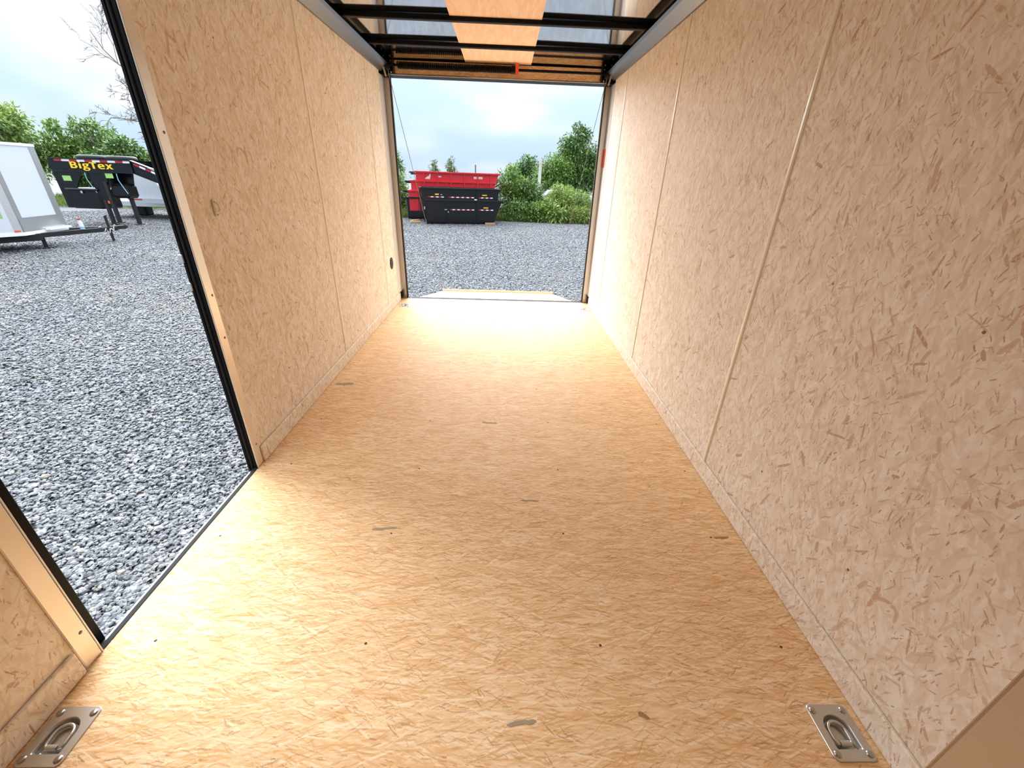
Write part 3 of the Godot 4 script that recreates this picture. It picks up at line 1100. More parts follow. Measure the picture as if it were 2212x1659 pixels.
func build_bins() -> void:
	var turn := atan2(0.7, 2.8)
	var base := Vector3(-3.11, G, -18.4)
	# front stack: two black tubs
	var lo := bin("black steel dumpster on the ground, lower of the front stack", base + Vector3(0, 0.07, 0), turn, 3.2, 1.5, 0.86, 0.34, 0, M.binblack, "stacked black dumpsters")
	tape(lo, Vector3(0.98, 0.5, 0), Vector3(2.0, 0.5, 0), 0.035, Vector3.BACK, 10)
	tape(lo, Vector3(2.18, 0.5, 0), Vector3(2.82, 0.5, 0), 0.035, Vector3.BACK, 6)
	small(lo, "yellow_decal", Vector3(2.5, 0.585, 0.008), Vector3(0.2, 0.035, 0.006), M.yellow)
	small(lo, "white_tag", Vector3(2.05, 0.87, 0.062), Vector3(0.11, 0.09, 0.006), M.tapewhite)
	small(lo, "door_panel", Vector3(0.4, 0.42, 0.012), Vector3(0.72, 0.8, 0.02), M.binblack)
	small(lo, "side_post", Vector3(0.86, 0.42, 0.02), Vector3(0.06, 0.8, 0.05), M.binblack)
	small(lo, "side_post", Vector3(2.1, 0.42, 0.02), Vector3(0.05, 0.8, 0.04), M.binblack)
	small(lo, "latch", Vector3(0.8, 0.5, 0.045), Vector3(0.1, 0.03, 0.03), M.zinc)
	small(lo, "latch", Vector3(0.9, 0.41, 0.05), Vector3(0.04, 0.05, 0.02), M.zinc)
	var fw := Vector3(2.8, 0, -0.7).normalized()
	var up := bin("black steel dumpster with yellow decals nested atop the front stack", base + fw * -0.16 + Vector3(0, 0.51, -0.03), turn, 3.25, 1.44, 0.86, 0.2, 0, M.binblack, "stacked black dumpsters")
	tape(up, Vector3(0.26, 0.53, 0.0), Vector3(0.9, 0.53, 0.0), 0.035, Vector3.BACK, 6)
	tape(up, Vector3(1.1, 0.53, 0.0), Vector3(2.15, 0.53, 0.0), 0.035, Vector3.BACK, 10)
	tape(up, Vector3(2.35, 0.53, 0.0), Vector3(2.95, 0.53, 0.0), 0.035, Vector3.BACK, 6)
	small(up, "yellow_decal", Vector3(0.62, 0.63, 0.01), Vector3(0.15, 0.045, 0.006), M.yellow)
	small(up, "white_decal", Vector3(0.8, 0.62, 0.01), Vector3(0.07, 0.014, 0.006), M.tapewhite)
	small(up, "yellow_decal", Vector3(2.6, 0.63, 0.01), Vector3(0.2, 0.035, 0.006), M.yellow)
	small(up, "side_post", Vector3(2.25, 0.62, 0.03), Vector3(0.06, 0.44, 0.05), M.binblack)
	# tailgate hardware at the left end
	for y: float in [0.25, 0.5, 0.75]:
		small(up, "hinge", Vector3(-0.03, y, -0.05), Vector3(0.07, 0.07, 0.1), M.binblack)
	small(up, "gate_frame", Vector3(-0.05, 0.4, -0.1), Vector3(0.05, 0.86, 0.06), M.binblack)
	small(lo, "gate_frame", Vector3(-0.05, 0.42, -0.35), Vector3(0.05, 0.86, 0.06), M.binblack)
	small(lo, "chain_ring", Vector3(-0.06, 0.55, 0.0), Vector3(0.04, 0.1, 0.04), M.zinc)
	# back stack: black at the bottom, three red
	var b2 := Vector3(-4.28, G, -20.35)
	var labels := ["black steel dumpster at the foot of the rear stack, left end showing", "red steel dumpster, lowest of three in the rear stack", "red steel dumpster, middle of three in the rear stack", "red steel dumpster topmost of the rear stack"]
	var ys := [0.07, 0.36, 0.755, 1.12]
	for i in 4:
		var xo: float = [0.0, 0.1, 0.22, 0.45][i]
		var t := bin(labels[i], b2 + Vector3(xo, ys[i], -0.05 * xo), turn * 0.55, 3.75 - xo * 0.15, 1.6, 0.84, 0.26, 6 if i > 0 else 0, M.binblack if i == 0 else M.binred, "stacked red dumpsters" if i > 0 else "")
		small(t, "end_hook", Vector3(-0.16, 0.8, -0.25), Vector3(0.24, 0.06, 0.1), M.binblack)
		small(t, "end_hook", Vector3(-0.16, 0.74, -1.2), Vector3(0.24, 0.06, 0.1), M.binblack)
		if i > 0:
			small(t, "white_decal", Vector3(1.02, 0.66, 0.008), Vector3(0.18, 0.055, 0.006), M.decal)
			small(t, "white_decal", Vector3(2.75, 0.66, 0.008), Vector3(0.4, 0.09, 0.006), M.decal)
			var st := mb()
			prism(st, PackedVector2Array([Vector2(0.35, 0.55), Vector2(0.62, 0.55), Vector2(0.66, 0.76), Vector2(0.6, 0.76), Vector2(0.58, 0.68), Vector2(0.52, 0.66)]), 0.006, 0.012)
			obj("white_emblem", st, M.decal, t)
		else:
			small(t, "end_panel", Vector3(-0.02, 0.38, -0.5), Vector3(0.02, 0.74, 0.8), M.bingrey)
			small(t, "white_tag", Vector3(0.3, 0.5, 0.01), Vector3(0.14, 0.05, 0.006), M.tapewhite)
	# timbers
	for q in [[Vector3(-3.62, G + 0.045, -18.6), 0.3, "short timber block beside the left end of the black dumpsters"], [Vector3(-3.72, G + 0.045, -19.2), 0.9, "timber block lying behind the black dumpster's left corner"], [Vector3(-0.5, G + 0.045, -18.82), 0.24, "flat timber in front of the black dumpster's right end"]]:
		var o := thing("timber_block", q[2], "timber", q[0], q[1], "timbers by the dumpsters")
		var st := mb()
		box(st, Vector3.ZERO, Vector3(0.42, 0.09, 0.12), 0.008)
		obj("beam", st, M.wood, o)

func small(parent: Node3D, called: String, c: Vector3, s: Vector3, m: Material, bev := 0.002) -> void:
	var st := mb()
	box(st, c, s, minf(bev, minf(s.x, minf(s.y, s.z)) * 0.3))
	obj(called, st, m, parent)

# ------------------------------------------------------------------ white cargo trailer
func build_white_trailer() -> void:
	var fwd := Vector3(0.503, 0, -0.864)
	var left := Vector3(-0.864, 0, -0.503)
	var A := Vector3(-10.51, 0, -9.81)
	var o := thing("cargo_trailer", "white enclosed cargo trailer with silver corner trims and wedge nose", "trailer", Vector3(A.x, G, A.z) + left * 0.74)
	# local axes: x forward, z to its right (towards us), y up
	o.basis = Basis(fwd, Vector3.UP, -left)
	var y0 := 0.4
	var y1 := 2.12
	var plan := PackedVector2Array([Vector2(-3.6, -0.74), Vector2(-3.6, 0.74), Vector2(0, 0.74), Vector2(0.95, 0), Vector2(0, -0.74)])
	var st := mb()
	var X := Transform3D(Basis(Vector3.RIGHT, Vector3.BACK, Vector3.DOWN), Vector3.ZERO)
	prism(st, plan, -y1, -y0, X)
	obj("body", st, M.white, o)
	# roof edge and bottom edge
	for e in [[y1 - 0.005, y1 + 0.05, 0.02], [y0 - 0.06, y0 + 0.01, 0.015]]:
		var big := PackedVector2Array([Vector2(-3.6 - e[2], -0.74 - e[2]), Vector2(-3.6 - e[2], 0.74 + e[2]), Vector2(0, 0.74 + e[2]), Vector2(0.95 + e[2], 0), Vector2(0, -0.74 - e[2])])
		st = mb()
		prism(st, big, -e[1], -e[0], X)
		obj("edge_rail", st, M.whiteedge, o)
	# silver trims: at the shoulder and down the nose
	var nd := Vector3(0.95, 0, -0.74).normalized()
	var nn := Vector3(0.74, 0, 0.95).normalized()
	var sh := Vector3(0, 0, 0.74)
	st = mb()
	face(st, [sh + Vector3(-0.12, y0, 0.006), sh + Vector3(0, y0, 0.006), sh + Vector3(0, y1, 0.006), sh + Vector3(-0.12, y1, 0.006)], Vector3.BACK)
	face(st, [sh + nn * 0.006 + Vector3(0, y0, 0), sh + nd * 0.12 + nn * 0.006 + Vector3(0, y0, 0), sh + nd * 0.12 + nn * 0.006 + Vector3(0, y1, 0), sh + nn * 0.006 + Vector3(0, y1, 0)], nn)
	obj("corner_trim", st, M.alum, o)
	var ap := Vector3(0.95, 0, 0)
	st = mb()
	face(st, [ap + nn * 0.006 + Vector3(0, y0, 0), ap - nd * 0.16 + nn * 0.006 + Vector3(0, y0, 0), ap - nd * 0.16 + nn * 0.006 + Vector3(0, y1, 0), ap + nn * 0.006 + Vector3(0, y1, 0)], nn)
	obj("nose_trim", st, M.alum, o)
	st = mb()
	face(st, [sh + nd * 0.02 + nn * 0.01 + Vector3(0, y0, 0), ap + nn * 0.01 + Vector3(0, y0, 0), ap + nn * 0.01 + Vector3(0, y0 + 0.3, 0), sh + nd * 0.02 + nn * 0.01 + Vector3(0, y0 + 0.3, 0)], nn)
	obj("stone_guard", st, M.alum, o)
	# ledge over the tongue
	st = mb()
	prism(st, PackedVector2Array([Vector2(0.45, 0.42), Vector2(0.98, 0.03), Vector2(1.02, 0.06), Vector2(0.52, 0.47)]), -0.44, -0.4, X)
	obj("ledge", st, M.whiteedge, o)
	# tongue
	for s: float in [-1.0, 1.0]:
		st = mb()
		bar(st, Vector3(0.3, 0.3, s * 0.5), Vector3(1.9, 0.3, s * 0.03), 0.05, 0.1, Vector3.UP, 0.006)
		obj("tongue_rail", st, M.blackmatte, o)
	st = mb()
	bar(st, Vector3(1.7, 0.32, 0), Vector3(2.1, 0.32, 0), 0.09, 0.09, Vector3.UP, 0.01)
	dome(st, Vector3(2.1, 0.3, 0), 0.06, 0.1)
	obj("coupler", st, M.blackmatte, o)
	st = mb()
	tube(st, [Vector3(1.72, 0.0, 0.08), Vector3(1.72, 0.62, 0.08)], [0.03], 10)
	tube(st, [Vector3(1.72, 0.0, 0.08), Vector3(1.72, 0.015, 0.08)], [0.09], 14)
	tube(st, [Vector3(1.72, 0.62, 0.08), Vector3(1.72, 0.64, 0.2)], [0.012], 8)
	obj("jack", st, M.blackmatte, o)
	st = mb()
	var ch := []
	for i in 12:
		ch.append(Vector3(1.5 + 0.03 * i, 0.36 - 0.1 * sin(PI * i / 11.0) + 0.05 * sin(i * 1.9), 0.14 + 0.02 * sin(i * 2.3)))
	tube(st, ch, [0.014], 6)
	obj("safety_chain", st, M.zinc, o)
	st = mb()
	bar(st, Vector3(0.35, 0.25, 0.35), Vector3(0.35, 0.02, 0.35), 0.06, 0.06)
	bx(st, Vector3(0.2, 0.0, 0.28), Vector3(0.5, 0.02, 0.42))
	obj("stabiliser", st, M.blackmatte, o)
	small(o, "green_tag", Vector3(-0.26, 0.78, 0.743), Vector3(0.12, 0.14, 0.004), M.green)
	small(o, "marker_lamp", Vector3(-0.08, 0.44, 0.752), Vector3(0.09, 0.03, 0.02), M.orange)
	small(o, "marker_lamp", Vector3(-0.3, 0.96, 0.745), Vector3(0.04, 0.02, 0.01), M.orangedark)
	# wheels, partly out of the frame
	for x: float in [-1.9, -1.2]:
		st = mb()
		tube(st, [Vector3(x, 0.31, 0.5), Vector3(x, 0.31, 0.76)], [0.31], 22)
		var ty := obj("tyre", st, M.tyre, o)
		st = mb()
		tube(st, [Vector3(x, 0.31, 0.75), Vector3(x, 0.31, 0.775)], [0.17], 18)
		obj("wheel_rim", st, M.alum, ty)
	# far-side support
	st = mb()
	bx(st, Vector3(-3.4, 0.2, -0.6), Vector3(0.3, 0.35, 0.6), 0.01)
	bx(st, Vector3(-1.9, 0.0, -0.76), Vector3(-1.2, 0.35, -0.5), 0.1)
	obj("chassis", st, M.blackmatte, o)
	# bottle on the tongue
	var bt := thing("spray_bottle", "white bottle with red cap standing on the white trailer's tongue", "bottle", o.transform * Vector3(1.15, 0.352, 0.235))
	st = mb()
	tube(st, [Vector3(0, 0, 0), Vector3(0, 0.16, 0), Vector3(0, 0.2, 0), Vector3(0, 0.215, 0)], [0.045, 0.045, 0.025, 0.02], 14)
	obj("bottle_body", st, M.tapewhite, bt)
	st = mb()
	tube(st, [Vector3(0, 0.21, 0), Vector3(0, 0.25, 0)], [0.024], 12)
	obj("cap", st, M.binred, bt)
	st = mb()
	tube(st, [Vector3(0, 0.01, 0), Vector3(0, 0.06, 0)], [0.0458], 14)
	obj("bottle_band", st, M.blue, bt)

# ------------------------------------------------------------------ black gooseneck trailer
func build_gooseneck() -> void:
	var o := thing("gooseneck_trailer", "black gooseneck flatbed trailer neck lettered in yellow", "trailer", Vector3(-12.95, G, -15.0))
	# local: x to the right along the neck; the beam lies along z = 0, y up from the ground
	var yb := 1.57
	var yt := 1.93
	var st := mb()
	# neck: two beams, each an I-section: web and flanges
	for z: float in [0.0, -0.9]:
		st = mb()
		prism(st, PackedVector2Array([Vector2(-1.35, yb), Vector2(1.22, yb), Vector2(1.95, yb - 0.29), Vector2(3.2, yb - 0.75), Vector2(3.2, yb - 0.4), Vector2(1.95, yb + 0.05), Vector2(1.22, yt), Vector2(-1.35, yt)]), z - 0.012, z + 0.012)
		obj("neck_web", st, M.binblack, o)
		st = mb()
		for e in [[yt, 0.0], [yb, 0.0]]:
			bx(st, Vector3(-1.35, e[0] - 0.009, z - 0.06), Vector3(1.22, e[0] + 0.009, z + 0.06), 0.003)
		bar(st, Vector3(1.22, yt, z), Vector3(3.2, yb - 0.4 + 0.05, z), 0.12, 0.018)
		bar(st, Vector3(1.22, yb, z), Vector3(3.2, yb - 0.75, z), 0.12, 0.018)
		obj("flange", st, M.binblack, o)
	for x: float in [-1.3, -0.5, 0.3, 1.18]:
		st = mb()
		bx(st, Vector3(x - 0.03, yb, -0.9), Vector3(x + 0.03, yt - 0.03, 0.0))
		obj("cross_member", st, M.binblack, o)
	st = mb()
	bx(st, Vector3(1.19, yb, 0.012), Vector3(1.21, yt, 0.05), 0.003)
	obj("stiffener", st, M.binblack, o)
	tape(o, Vector3(-1.15, yt - 0.045, 0.012), Vector3(1.2, yt - 0.045, 0.012), 0.06, Vector3.BACK, 10)
	tape(o, Vector3(1.28, yt - 0.09, 0.012), Vector3(1.92, yb + 0.0, 0.012), 0.055, Vector3.BACK, 4)
	# lettering
	var tm := TextMesh.new()
	var fnt := SystemFont.new()
	fnt.font_names = PackedStringArray(["Droid Sans"])
	fnt.font_weight = 800
	tm.font = fnt
	tm.text = "BigTex"
	tm.font_size = 64
	tm.pixel_size = 0.0036
	tm.depth = 0.008
	var tx := put("lettering", tm, M.yellow, o, "bold yellow lettering")
	tx.position = Vector3(-0.07, yb + 0.185, 0.018)
	tx.scale = Vector3(1.85, 1.1, 1.0)
	tm.horizontal_alignment = HORIZONTAL_ALIGNMENT_CENTER
	tm.vertical_alignment = VERTICAL_ALIGNMENT_CENTER
	# front upright with toolbox
	st = mb()
	prism(st, PackedVector2Array([Vector2(-1.35, yb), Vector2(-0.45, yb), Vector2(-0.8, yb - 0.5), Vector2(-0.95, yb - 0.75), Vector2(-1.0, 0.5), Vector2(-1.3, 0.5)]), -0.03, 0.01)
	obj("gusset", st, M.binblack, o)
	st = mb()
	prism(st, PackedVector2Array([Vector2(-0.2, yb), Vector2(0.85, yb), Vector2(0.72, yb - 0.5), Vector2(0.55, yb - 0.8), Vector2(0.1, yb - 0.72), Vector2(-0.05, yb - 0.4)]), -0.4, -0.38)
	obj("gusset", st, M.binblack, o)
	st = mb()
	prism(st, PackedVector2Array([Vector2(-0.3, yb), Vector2(0.35, yb), Vector2(0.15, yb - 0.7), Vector2(0.0, yb - 0.95), Vector2(-0.15, yb - 0.7)]), -0.02, 0.02)
	obj("gusset", st, M.binblack, o)
	st = mb()
	bx(st, Vector3(-1.12, 0.48, -0.75), Vector3(-0.12, 1.06, 0.06), 0.05)
	var tb := obj("toolbox", st, M.binblack, o)
	st = mb()
	bx(st, Vector3(-1.14, 1.02, -0.77), Vector3(-0.1, 1.09, 0.09), 0.03)
	obj("toolbox_lid", st, M.binblack, tb)
	small(tb, "box_latch", Vector3(-0.6, 0.98, 0.1), Vector3(0.06, 0.07, 0.02), M.zinc)
	# hanging tarp-like chain bucket under the neck
	st = mb()
	bx(st, Vector3(0.22, 0.82, -0.5), Vector3(0.78, 1.25, 0.0), 0.08)
	obj("chain_tray", st, M.binblack, o)
	# coupler and jacks
	for q in [[Vector3(-0.02, 0.75, 0.0), Vector3(-0.02, 0.0, 0.0)], [Vector3(0.2, 1.3, 0.02), Vector3(0.2, 0.06, 0.02)], [Vector3(0.62, 0.9, -0.25), Vector3(0.62, 0.0, -0.25)]]:
		st = mb()
		bar(st, q[0], q[1], 0.1, 0.1, Vector3.BACK, 0.01)
		bar(st, q[1] + Vector3(0, 0.03, 0), q[1], 0.2, 0.2, Vector3.BACK, 0.004)
		obj("jack_leg", st, M.blackmatte, o)
	small(o, "jack_plate", Vector3(0.12, 0.7, 0.07), Vector3(0.06, 0.08, 0.01), M.orange)
	small(o, "green_tag", Vector3(-0.97, yb - 0.2, 0.014), Vector3(0.26, 0.15, 0.005), M.green)
	small(o, "green_tag", Vector3(0.4, yb - 0.09, 0.03), Vector3(0.24, 0.14, 0.005), M.green)
	for x: float in [-0.3, 0.68]:
		st = mb()
		tube(st, [Vector3(x, yb - 0.02, 0.07), Vector3(x + 0.0, yb - 0.2, 0.08), Vector3(x + 0.08, yb - 0.45, 0.06), Vector3(x + 0.14, yb - 0.6, 0.05)], [0.012], 6)
		obj("blue_hose", st, M.blue, o)
	# deck going off to the right
	st = mb()
	bx(st, Vector3(3.0, 0.7, -2.2), Vector3(6.0, 0.9, 0.2), 0.01)
	bx(st, Vector3(3.6, 0.0, -2.0), Vector3(4.4, 0.7, 0.0), 0.1)
	obj("deck_frame", st, M.blackmatte, o)
	# two spare tyres lying on the neck
	for q in [[-0.28, "spare tyre lying flat on the black neck, left one"], [0.62, "spare tyre lying flat on the black neck, right one"]]:
		var t := thing("spare_tyre", q[1], "tyre", Vector3(-12.98 + q[0], G + yt - 0.028, -15.45), 0.0, "spare tyres on the neck")
		st = mb()
		var ring := []
		for i in 24:
			ring.append(Vector3(cos(TAU * i / 24.0) * 0.33, 0.078, sin(TAU * i / 24.0) * 0.33))
		tube(st, ring, [0.078], 12, true)
		obj("tyre", st, M.tyre, t)
		st = mb()
		tube(st, [Vector3(0, 0.02, 0), Vector3(0, 0.12, 0)], [0.265], 20)
		obj("wheel_rim", st, M.blackmatte, t)

# ------------------------------------------------------------------ silver trailer further right
func build_silver_trailer() -> void:
	var o := thing("aluminium_trailer", "silver aluminium trailer with white slanted front behind the black gooseneck", "trailer", Vector3(-13.4, G, -17.0))
	var st := mb()
	bx(st, Vector3(-1.6, 0.42, -2.0), Vector3(2.4, 0.62, 0.0), 0.02)
	obj("deck_rail", st, M.alum, o)
	st = mb()
	prism(st, PackedVector2Array([Vector2(-0.6, 0.62), Vector2(0.98, 0.62), Vector2(0.55, 1.5), Vector2(-0.2, 1.55)]), -1.6, -0.1)
	obj("front_guard", st, M.white, o)
	st = mb()
	prism(st, PackedVector2Array([Vector2(-0.3, 0.56), Vector2(1.15, 0.56), Vector2(1.35, 0.62), Vector2(1.1, 0.72), Vector2(-0.3, 0.72)]), -0.1, 0.05)
	obj("step", st, M.white, o)
	small(o, "red_stripe", Vector3(-0.08, 0.68, 0.056), Vector3(0.32, 0.04, 0.006), M.binred)
	st = mb()
	bar(st, Vector3(0.85, 1.25, -0.1), Vector3(1.25, 0.62, -0.1), 0.1, 0.06)
	bx(st, Vector3(1.1, 0.62, -0.9), Vector3(1.7, 1.2, -0.2), 0.03)
	obj("winch_stand", st, M.alum, o)
	for x: float in [1.45, 1.95]:
		st = mb()
		bar(st, Vector3(x, 0.45, -0.1), Vector3(x, 0.0, -0.1), 0.12, 0.12, Vector3.BACK, 0.01)
		bar(st, Vector3(x, 0.1, -0.1), Vector3(x, 0.0, -0.1), 0.22, 0.2, Vector3.BACK, 0.01)
		obj("support_leg", st, M.blackmatte, o)
	st = mb()
	bx(st, Vector3(-1.4, 0.0, -1.6), Vector3(-0.9, 0.45, -1.2), 0.05)
	obj("axle_block", st, M.blackmatte, o)
	var y := thing("yellow_box", "yellow box sitting on the silver trailer beside the door frame", "box", Vector3(-11.45, G + 0.62, -17.2))
	st = mb()
	box(st, Vector3(0, 0.2, 0), Vector3(0.34, 0.4, 0.3), 0.02)
	obj("case", st, M.yellow, y)
	st = mb()
	box(st, Vector3(0, 0.415, 0), Vector3(0.16, 0.03, 0.04), 0.008)
	obj("handle", st, M.blackmatte, y)

# ------------------------------------------------------------------ plants
func leaf_mesh(long: float, wide: float) -> ArrayMesh:
	var st := mb()
	var a := Vector3(0, 0, 0)
	var b := Vector3(wide * 0.5, long * 0.06, -long * 0.45)
	var c := Vector3(-wide * 0.5, long * 0.06, -long * 0.45)
	var d := Vector3(0, -long * 0.08, -long)
	var e := Vector3(0, -0.0, -long * 0.5)
	face(st, [a, b, e], Vector3.UP)
	face(st, [a, e, c], Vector3.UP)
	face(st, [b, d, e], Vector3.UP)
	face(st, [c, e, d], Vector3.UP)
	return st.commit()

var leafmat: StandardMaterial3D

func foliage(parent: Node3D, r: RandomNumberGenerator, blobs: Array, n: int, long: float, wide: float, tones: Array, droop := 0.35) -> void:
	var mm := MultiMesh.new()
	mm.transform_format = MultiMesh.TRANSFORM_3D
	mm.use_colors = true
	mm.mesh = leaf_mesh(long, wide)
	mm.instance_count = n
	var total := 0.0
	for b in blobs:
		total += b[1] * b[1]
	for i in n:
		var pick := r.randf() * total
		var bl: Array = blobs[0]
		for b in blobs:
			pick -= b[1] * b[1]
			if pick <= 0:
				bl = b
				break
		var d := Vector3(r.randfn(), r.randfn(), r.randfn()).normalized()
		var rad: float = bl[1] * pow(r.randf(), 0.45) * (1.0 + 0.25 * r.randfn() * 0.5)
		var sq: float = bl[2] if bl.size() > 2 else 1.0
		var p: Vector3 = bl[0] + Vector3(d.x, d.y * sq, d.z) * rad
		p.y = maxf(p.y, 0.04)
		var f := (d + Vector3(r.randfn(), r.randfn() - droop, r.randfn()) * 0.7).normalized()
		var up := (Vector3.UP + Vector3(r.randfn(), r.randfn(), r.randfn()) * 0.45).normalized()
		var side := f.cross(up).normalized()
		var bs := Basis(side, side.cross(f).normalized(), -f).scaled_local(Vector3.ONE * r.randf_range(0.6, 1.25))
		mm.set_instance_transform(i, Transform3D(bs, p))
		var t: Color = tones[r.randi() % tones.size()]
		var k := 0.78 * r.randf_range(0.8, 1.2)
		mm.set_instance_color(i, Color(t.r * k, t.g * k, t.b * k))
	var mi := MultiMeshInstance3D.new()
	mi.name = "foliage"
	mi.multimesh = mm
	mi.material_override = leafmat
	mi.set_meta("kind", "stuff")
	parent.add_child(mi)

func tree(called: String, label: String, category: String, at: Vector3, blobs: Array, n: int, long: float, wide: float, tones: Array, sd: int, group := "", trunk := 0.05) -> Node3D:
	var r := RandomNumberGenerator.new()
	r.seed = sd
	var o := thing(called, label, category, at, 0.0, group)
	foliage(o, r, blobs, n, long, wide, tones)
	var st := mb()
	var root := Vector3.ZERO
	for b in blobs:
		var c: Vector3 = b[0]
		var mid := Vector3(c.x * 0.35, c.y * 0.5, c.z * 0.35) + Vector3(r.randfn(), 0, r.randfn()) * 0.05
		tube(st, [root, mid, c], [trunk, trunk * 0.7, trunk * 0.25], 6)
	obj("stems" if category == "bush" else "trunk", st, M.bark, o)
	return o

func build_plants() -> void:
	leafmat = StandardMaterial3D.new()
	leafmat.vertex_color_use_as_albedo = true
	leafmat.roughness = 0.55
	leafmat.backlight_enabled = true
	leafmat.backlight = Color(0.5, 0.5, 0.5)
	var mid := [Color(0.16, 0.30, 0.05), Color(0.21, 0.36, 0.06), Color(0.12, 0.24, 0.05), Color(0.26, 0.40, 0.08)]
	var dark := [Color(0.07, 0.15, 0.045), Color(0.09, 0.19, 0.05), Color(0.12, 0.22, 0.06), Color(0.06, 0.13, 0.05)]
	var lime := [Color(0.34, 0.46, 0.09), Color(0.28, 0.42, 0.07), Color(0.40, 0.50, 0.14), Color(0.22, 0.36, 0.06)]
	var olive := [Color(0.26, 0.28, 0.06), Color(0.2, 0.24, 0.06), Color(0.32, 0.32, 0.1)]
	# --- behind the ramp, right of the dumpsters
	tree("shrub", "tall bright green shrub right behind the dumpsters' right end", "bush", Vector3(0.45, G, -22.3), [[Vector3(0, 0.8, 0), 0.85], [Vector3(-0.3, 1.6, 0.1), 0.55], [Vector3(0.45, 1.3, 0.2), 0.6], [Vector3(0.0, 2.1, -0.2), 0.32], [Vector3(0.7, 0.6, 0.3), 0.6]], 7000, 0.17, 0.06, mid, 31, "shrubs along the lot edge")
	tree("shrub", "leafy dark green shrub below the pale utility pole", "bush", Vector3(1.55, G, -22.0), [[Vector3(0, 0.6, 0), 0.75], [Vector3(-0.2, 1.2, 0), 0.55], [Vector3(0.5, 0.5, 0.3), 0.5]], 5200, 0.15, 0.055, dark + mid, 32, "shrubs along the lot edge")
	tree("shrub", "pale yellow green shrub in front of the tall tree", "bush", Vector3(2.5, G, -21.6), [[Vector3(0, 0.65, 0), 0.72], [Vector3(0.5, 0.95, 0), 0.5], [Vector3(-0.45, 0.5, 0.2), 0.5], [Vector3(0.1, 1.35, 0), 0.3]], 6000, 0.13, 0.04, lime, 33, "shrubs along the lot edge")
	tree("shrub", "low broad leaved bright sapling at the gravel edge", "bush", Vector3(2.35, G, -20.85), [[Vector3(0, 0.4, 0), 0.42], [Vector3(0.35, 0.3, 0.1), 0.35], [Vector3(-0.4, 0.3, 0), 0.32]], 900, 0.24, 0.085, lime + mid, 34, "shrubs along the lot edge")
	tree("shrub", "olive weedy thicket at the right rear post", "bush", Vector3(4.0, G, -21.6), [[Vector3(0, 0.4, 0), 0.65], [Vector3(0.6, 0.5, 0), 0.6], [Vector3(-0.5, 0.35, 0.2), 0.45]], 5200, 0.16, 0.025, olive + mid, 35, "shrubs along the lot edge")
	tree("broadleaf_tree", "tall dark green tree rising at the right of the ramp view", "tree", Vector3(4.35, G, -27.6), [[Vector3(0, 2.9, 0), 1.15], [Vector3(-0.5, 3.6, 0), 0.6], [Vector3(0.25, 4.15, 0), 0.42], [Vector3(-0.1, 4.5, 0), 0.26], [Vector3(0.9, 2.6, 0), 0.95], [Vector3(-0.9, 2.5, 0.2), 0.75], [Vector3(1.6, 2.0, 0), 0.9], [Vector3(0, 1.7, 0.3), 1.1]], 15000, 0.19, 0.08, dark + mid, 36, "trees beyond the lot", 0.11)
	tree("broadleaf_tree", "mid green tree just right of the utility pole", "tree", Vector3(2.9, G, -26.6), [[Vector3(0, 2.3, 0), 0.8], [Vector3(-0.6, 2.0, 0), 0.6], [Vector3(0.6, 2.2, 0), 0.7], [Vector3(0, 1.2, 0.2), 0.9]], 9000, 0.16, 0.065, mid, 37, "trees beyond the lot", 0.08)
	tree("broadleaf_tree", "dim green tree just left of the utility pole", "tree", Vector3(1.35, G, -28.6), [[Vector3(0.2, 2.5, 0), 0.6], [Vector3(-0.35, 2.1, 0), 0.55], [Vector3(0, 1.2, 0), 0.9]], 6000, 0.17, 0.07, dark + mid, 38, "trees beyond the lot", 0.08)
	tree("broadleaf_tree", "green tree filling the gap against the right rear post", "tree", Vector3(6.9, G, -29.6), [[Vector3(0, 2.3, 0), 1.3], [Vector3(-0.8, 2.0, 0), 0.9], [Vector3(0.5, 1.0, 0), 1.2]], 9000, 0.19, 0.08, mid, 39, "trees beyond the lot", 0.1)
	tree("shrub", "feathery yellow green shrub under the tall right tree", "bush", Vector3(3.35, G, -22.2), [[Vector3(0, 0.7, 0), 0.7], [Vector3(0.5, 0.8, 0), 0.6], [Vector3(-0.2, 1.2, 0), 0.4]], 5600, 0.14, 0.04, lime + mid, 51, "shrubs along the lot edge")
	tree("shrub", "low dark shrub at the foot of the dumpsters' right end", "bush", Vector3(0.75, G, -21.1), [[Vector3(0, 0.4, 0), 0.5], [Vector3(0.5, 0.35, 0), 0.45], [Vector3(-0.4, 0.3, 0), 0.4]], 3400, 0.14, 0.05, dark + mid, 52, "shrubs along the lot edge")
	tree("shrub", "low leafy shrub between the dark shrub and the sapling", "bush", Vector3(1.6, G, -20.95), [[Vector3(0, 0.38, 0), 0.46], [Vector3(0.3, 0.3, 0), 0.36]], 2200, 0.15, 0.055, mid, 53, "shrubs along the lot edge")
	tree("shrub", "straggly low shrub at the gravel edge by the right rear post", "bush", Vector3(3.3, G, -20.9), [[Vector3(0, 0.3, 0), 0.42], [Vector3(0.5, 0.3, 0), 0.4]], 2200, 0.16, 0.035, olive + lime, 54, "shrubs along the lot edge")
	# --- left of and behind the dumpsters
	tree("shrub", "green shrub between the left rear post and the dumpsters", "bush", Vector3(-5.5, G, -22.3), [[Vector3(0, 0.8, 0), 0.95], [Vector3(-0.2, 1.7, 0), 0.6], [Vector3(0.6, 0.6, 0.2), 0.7], [Vector3(0.3, 1.5, 0), 0.45]], 8000, 0.15, 0.06, mid, 41, "shrubs along the lot edge")
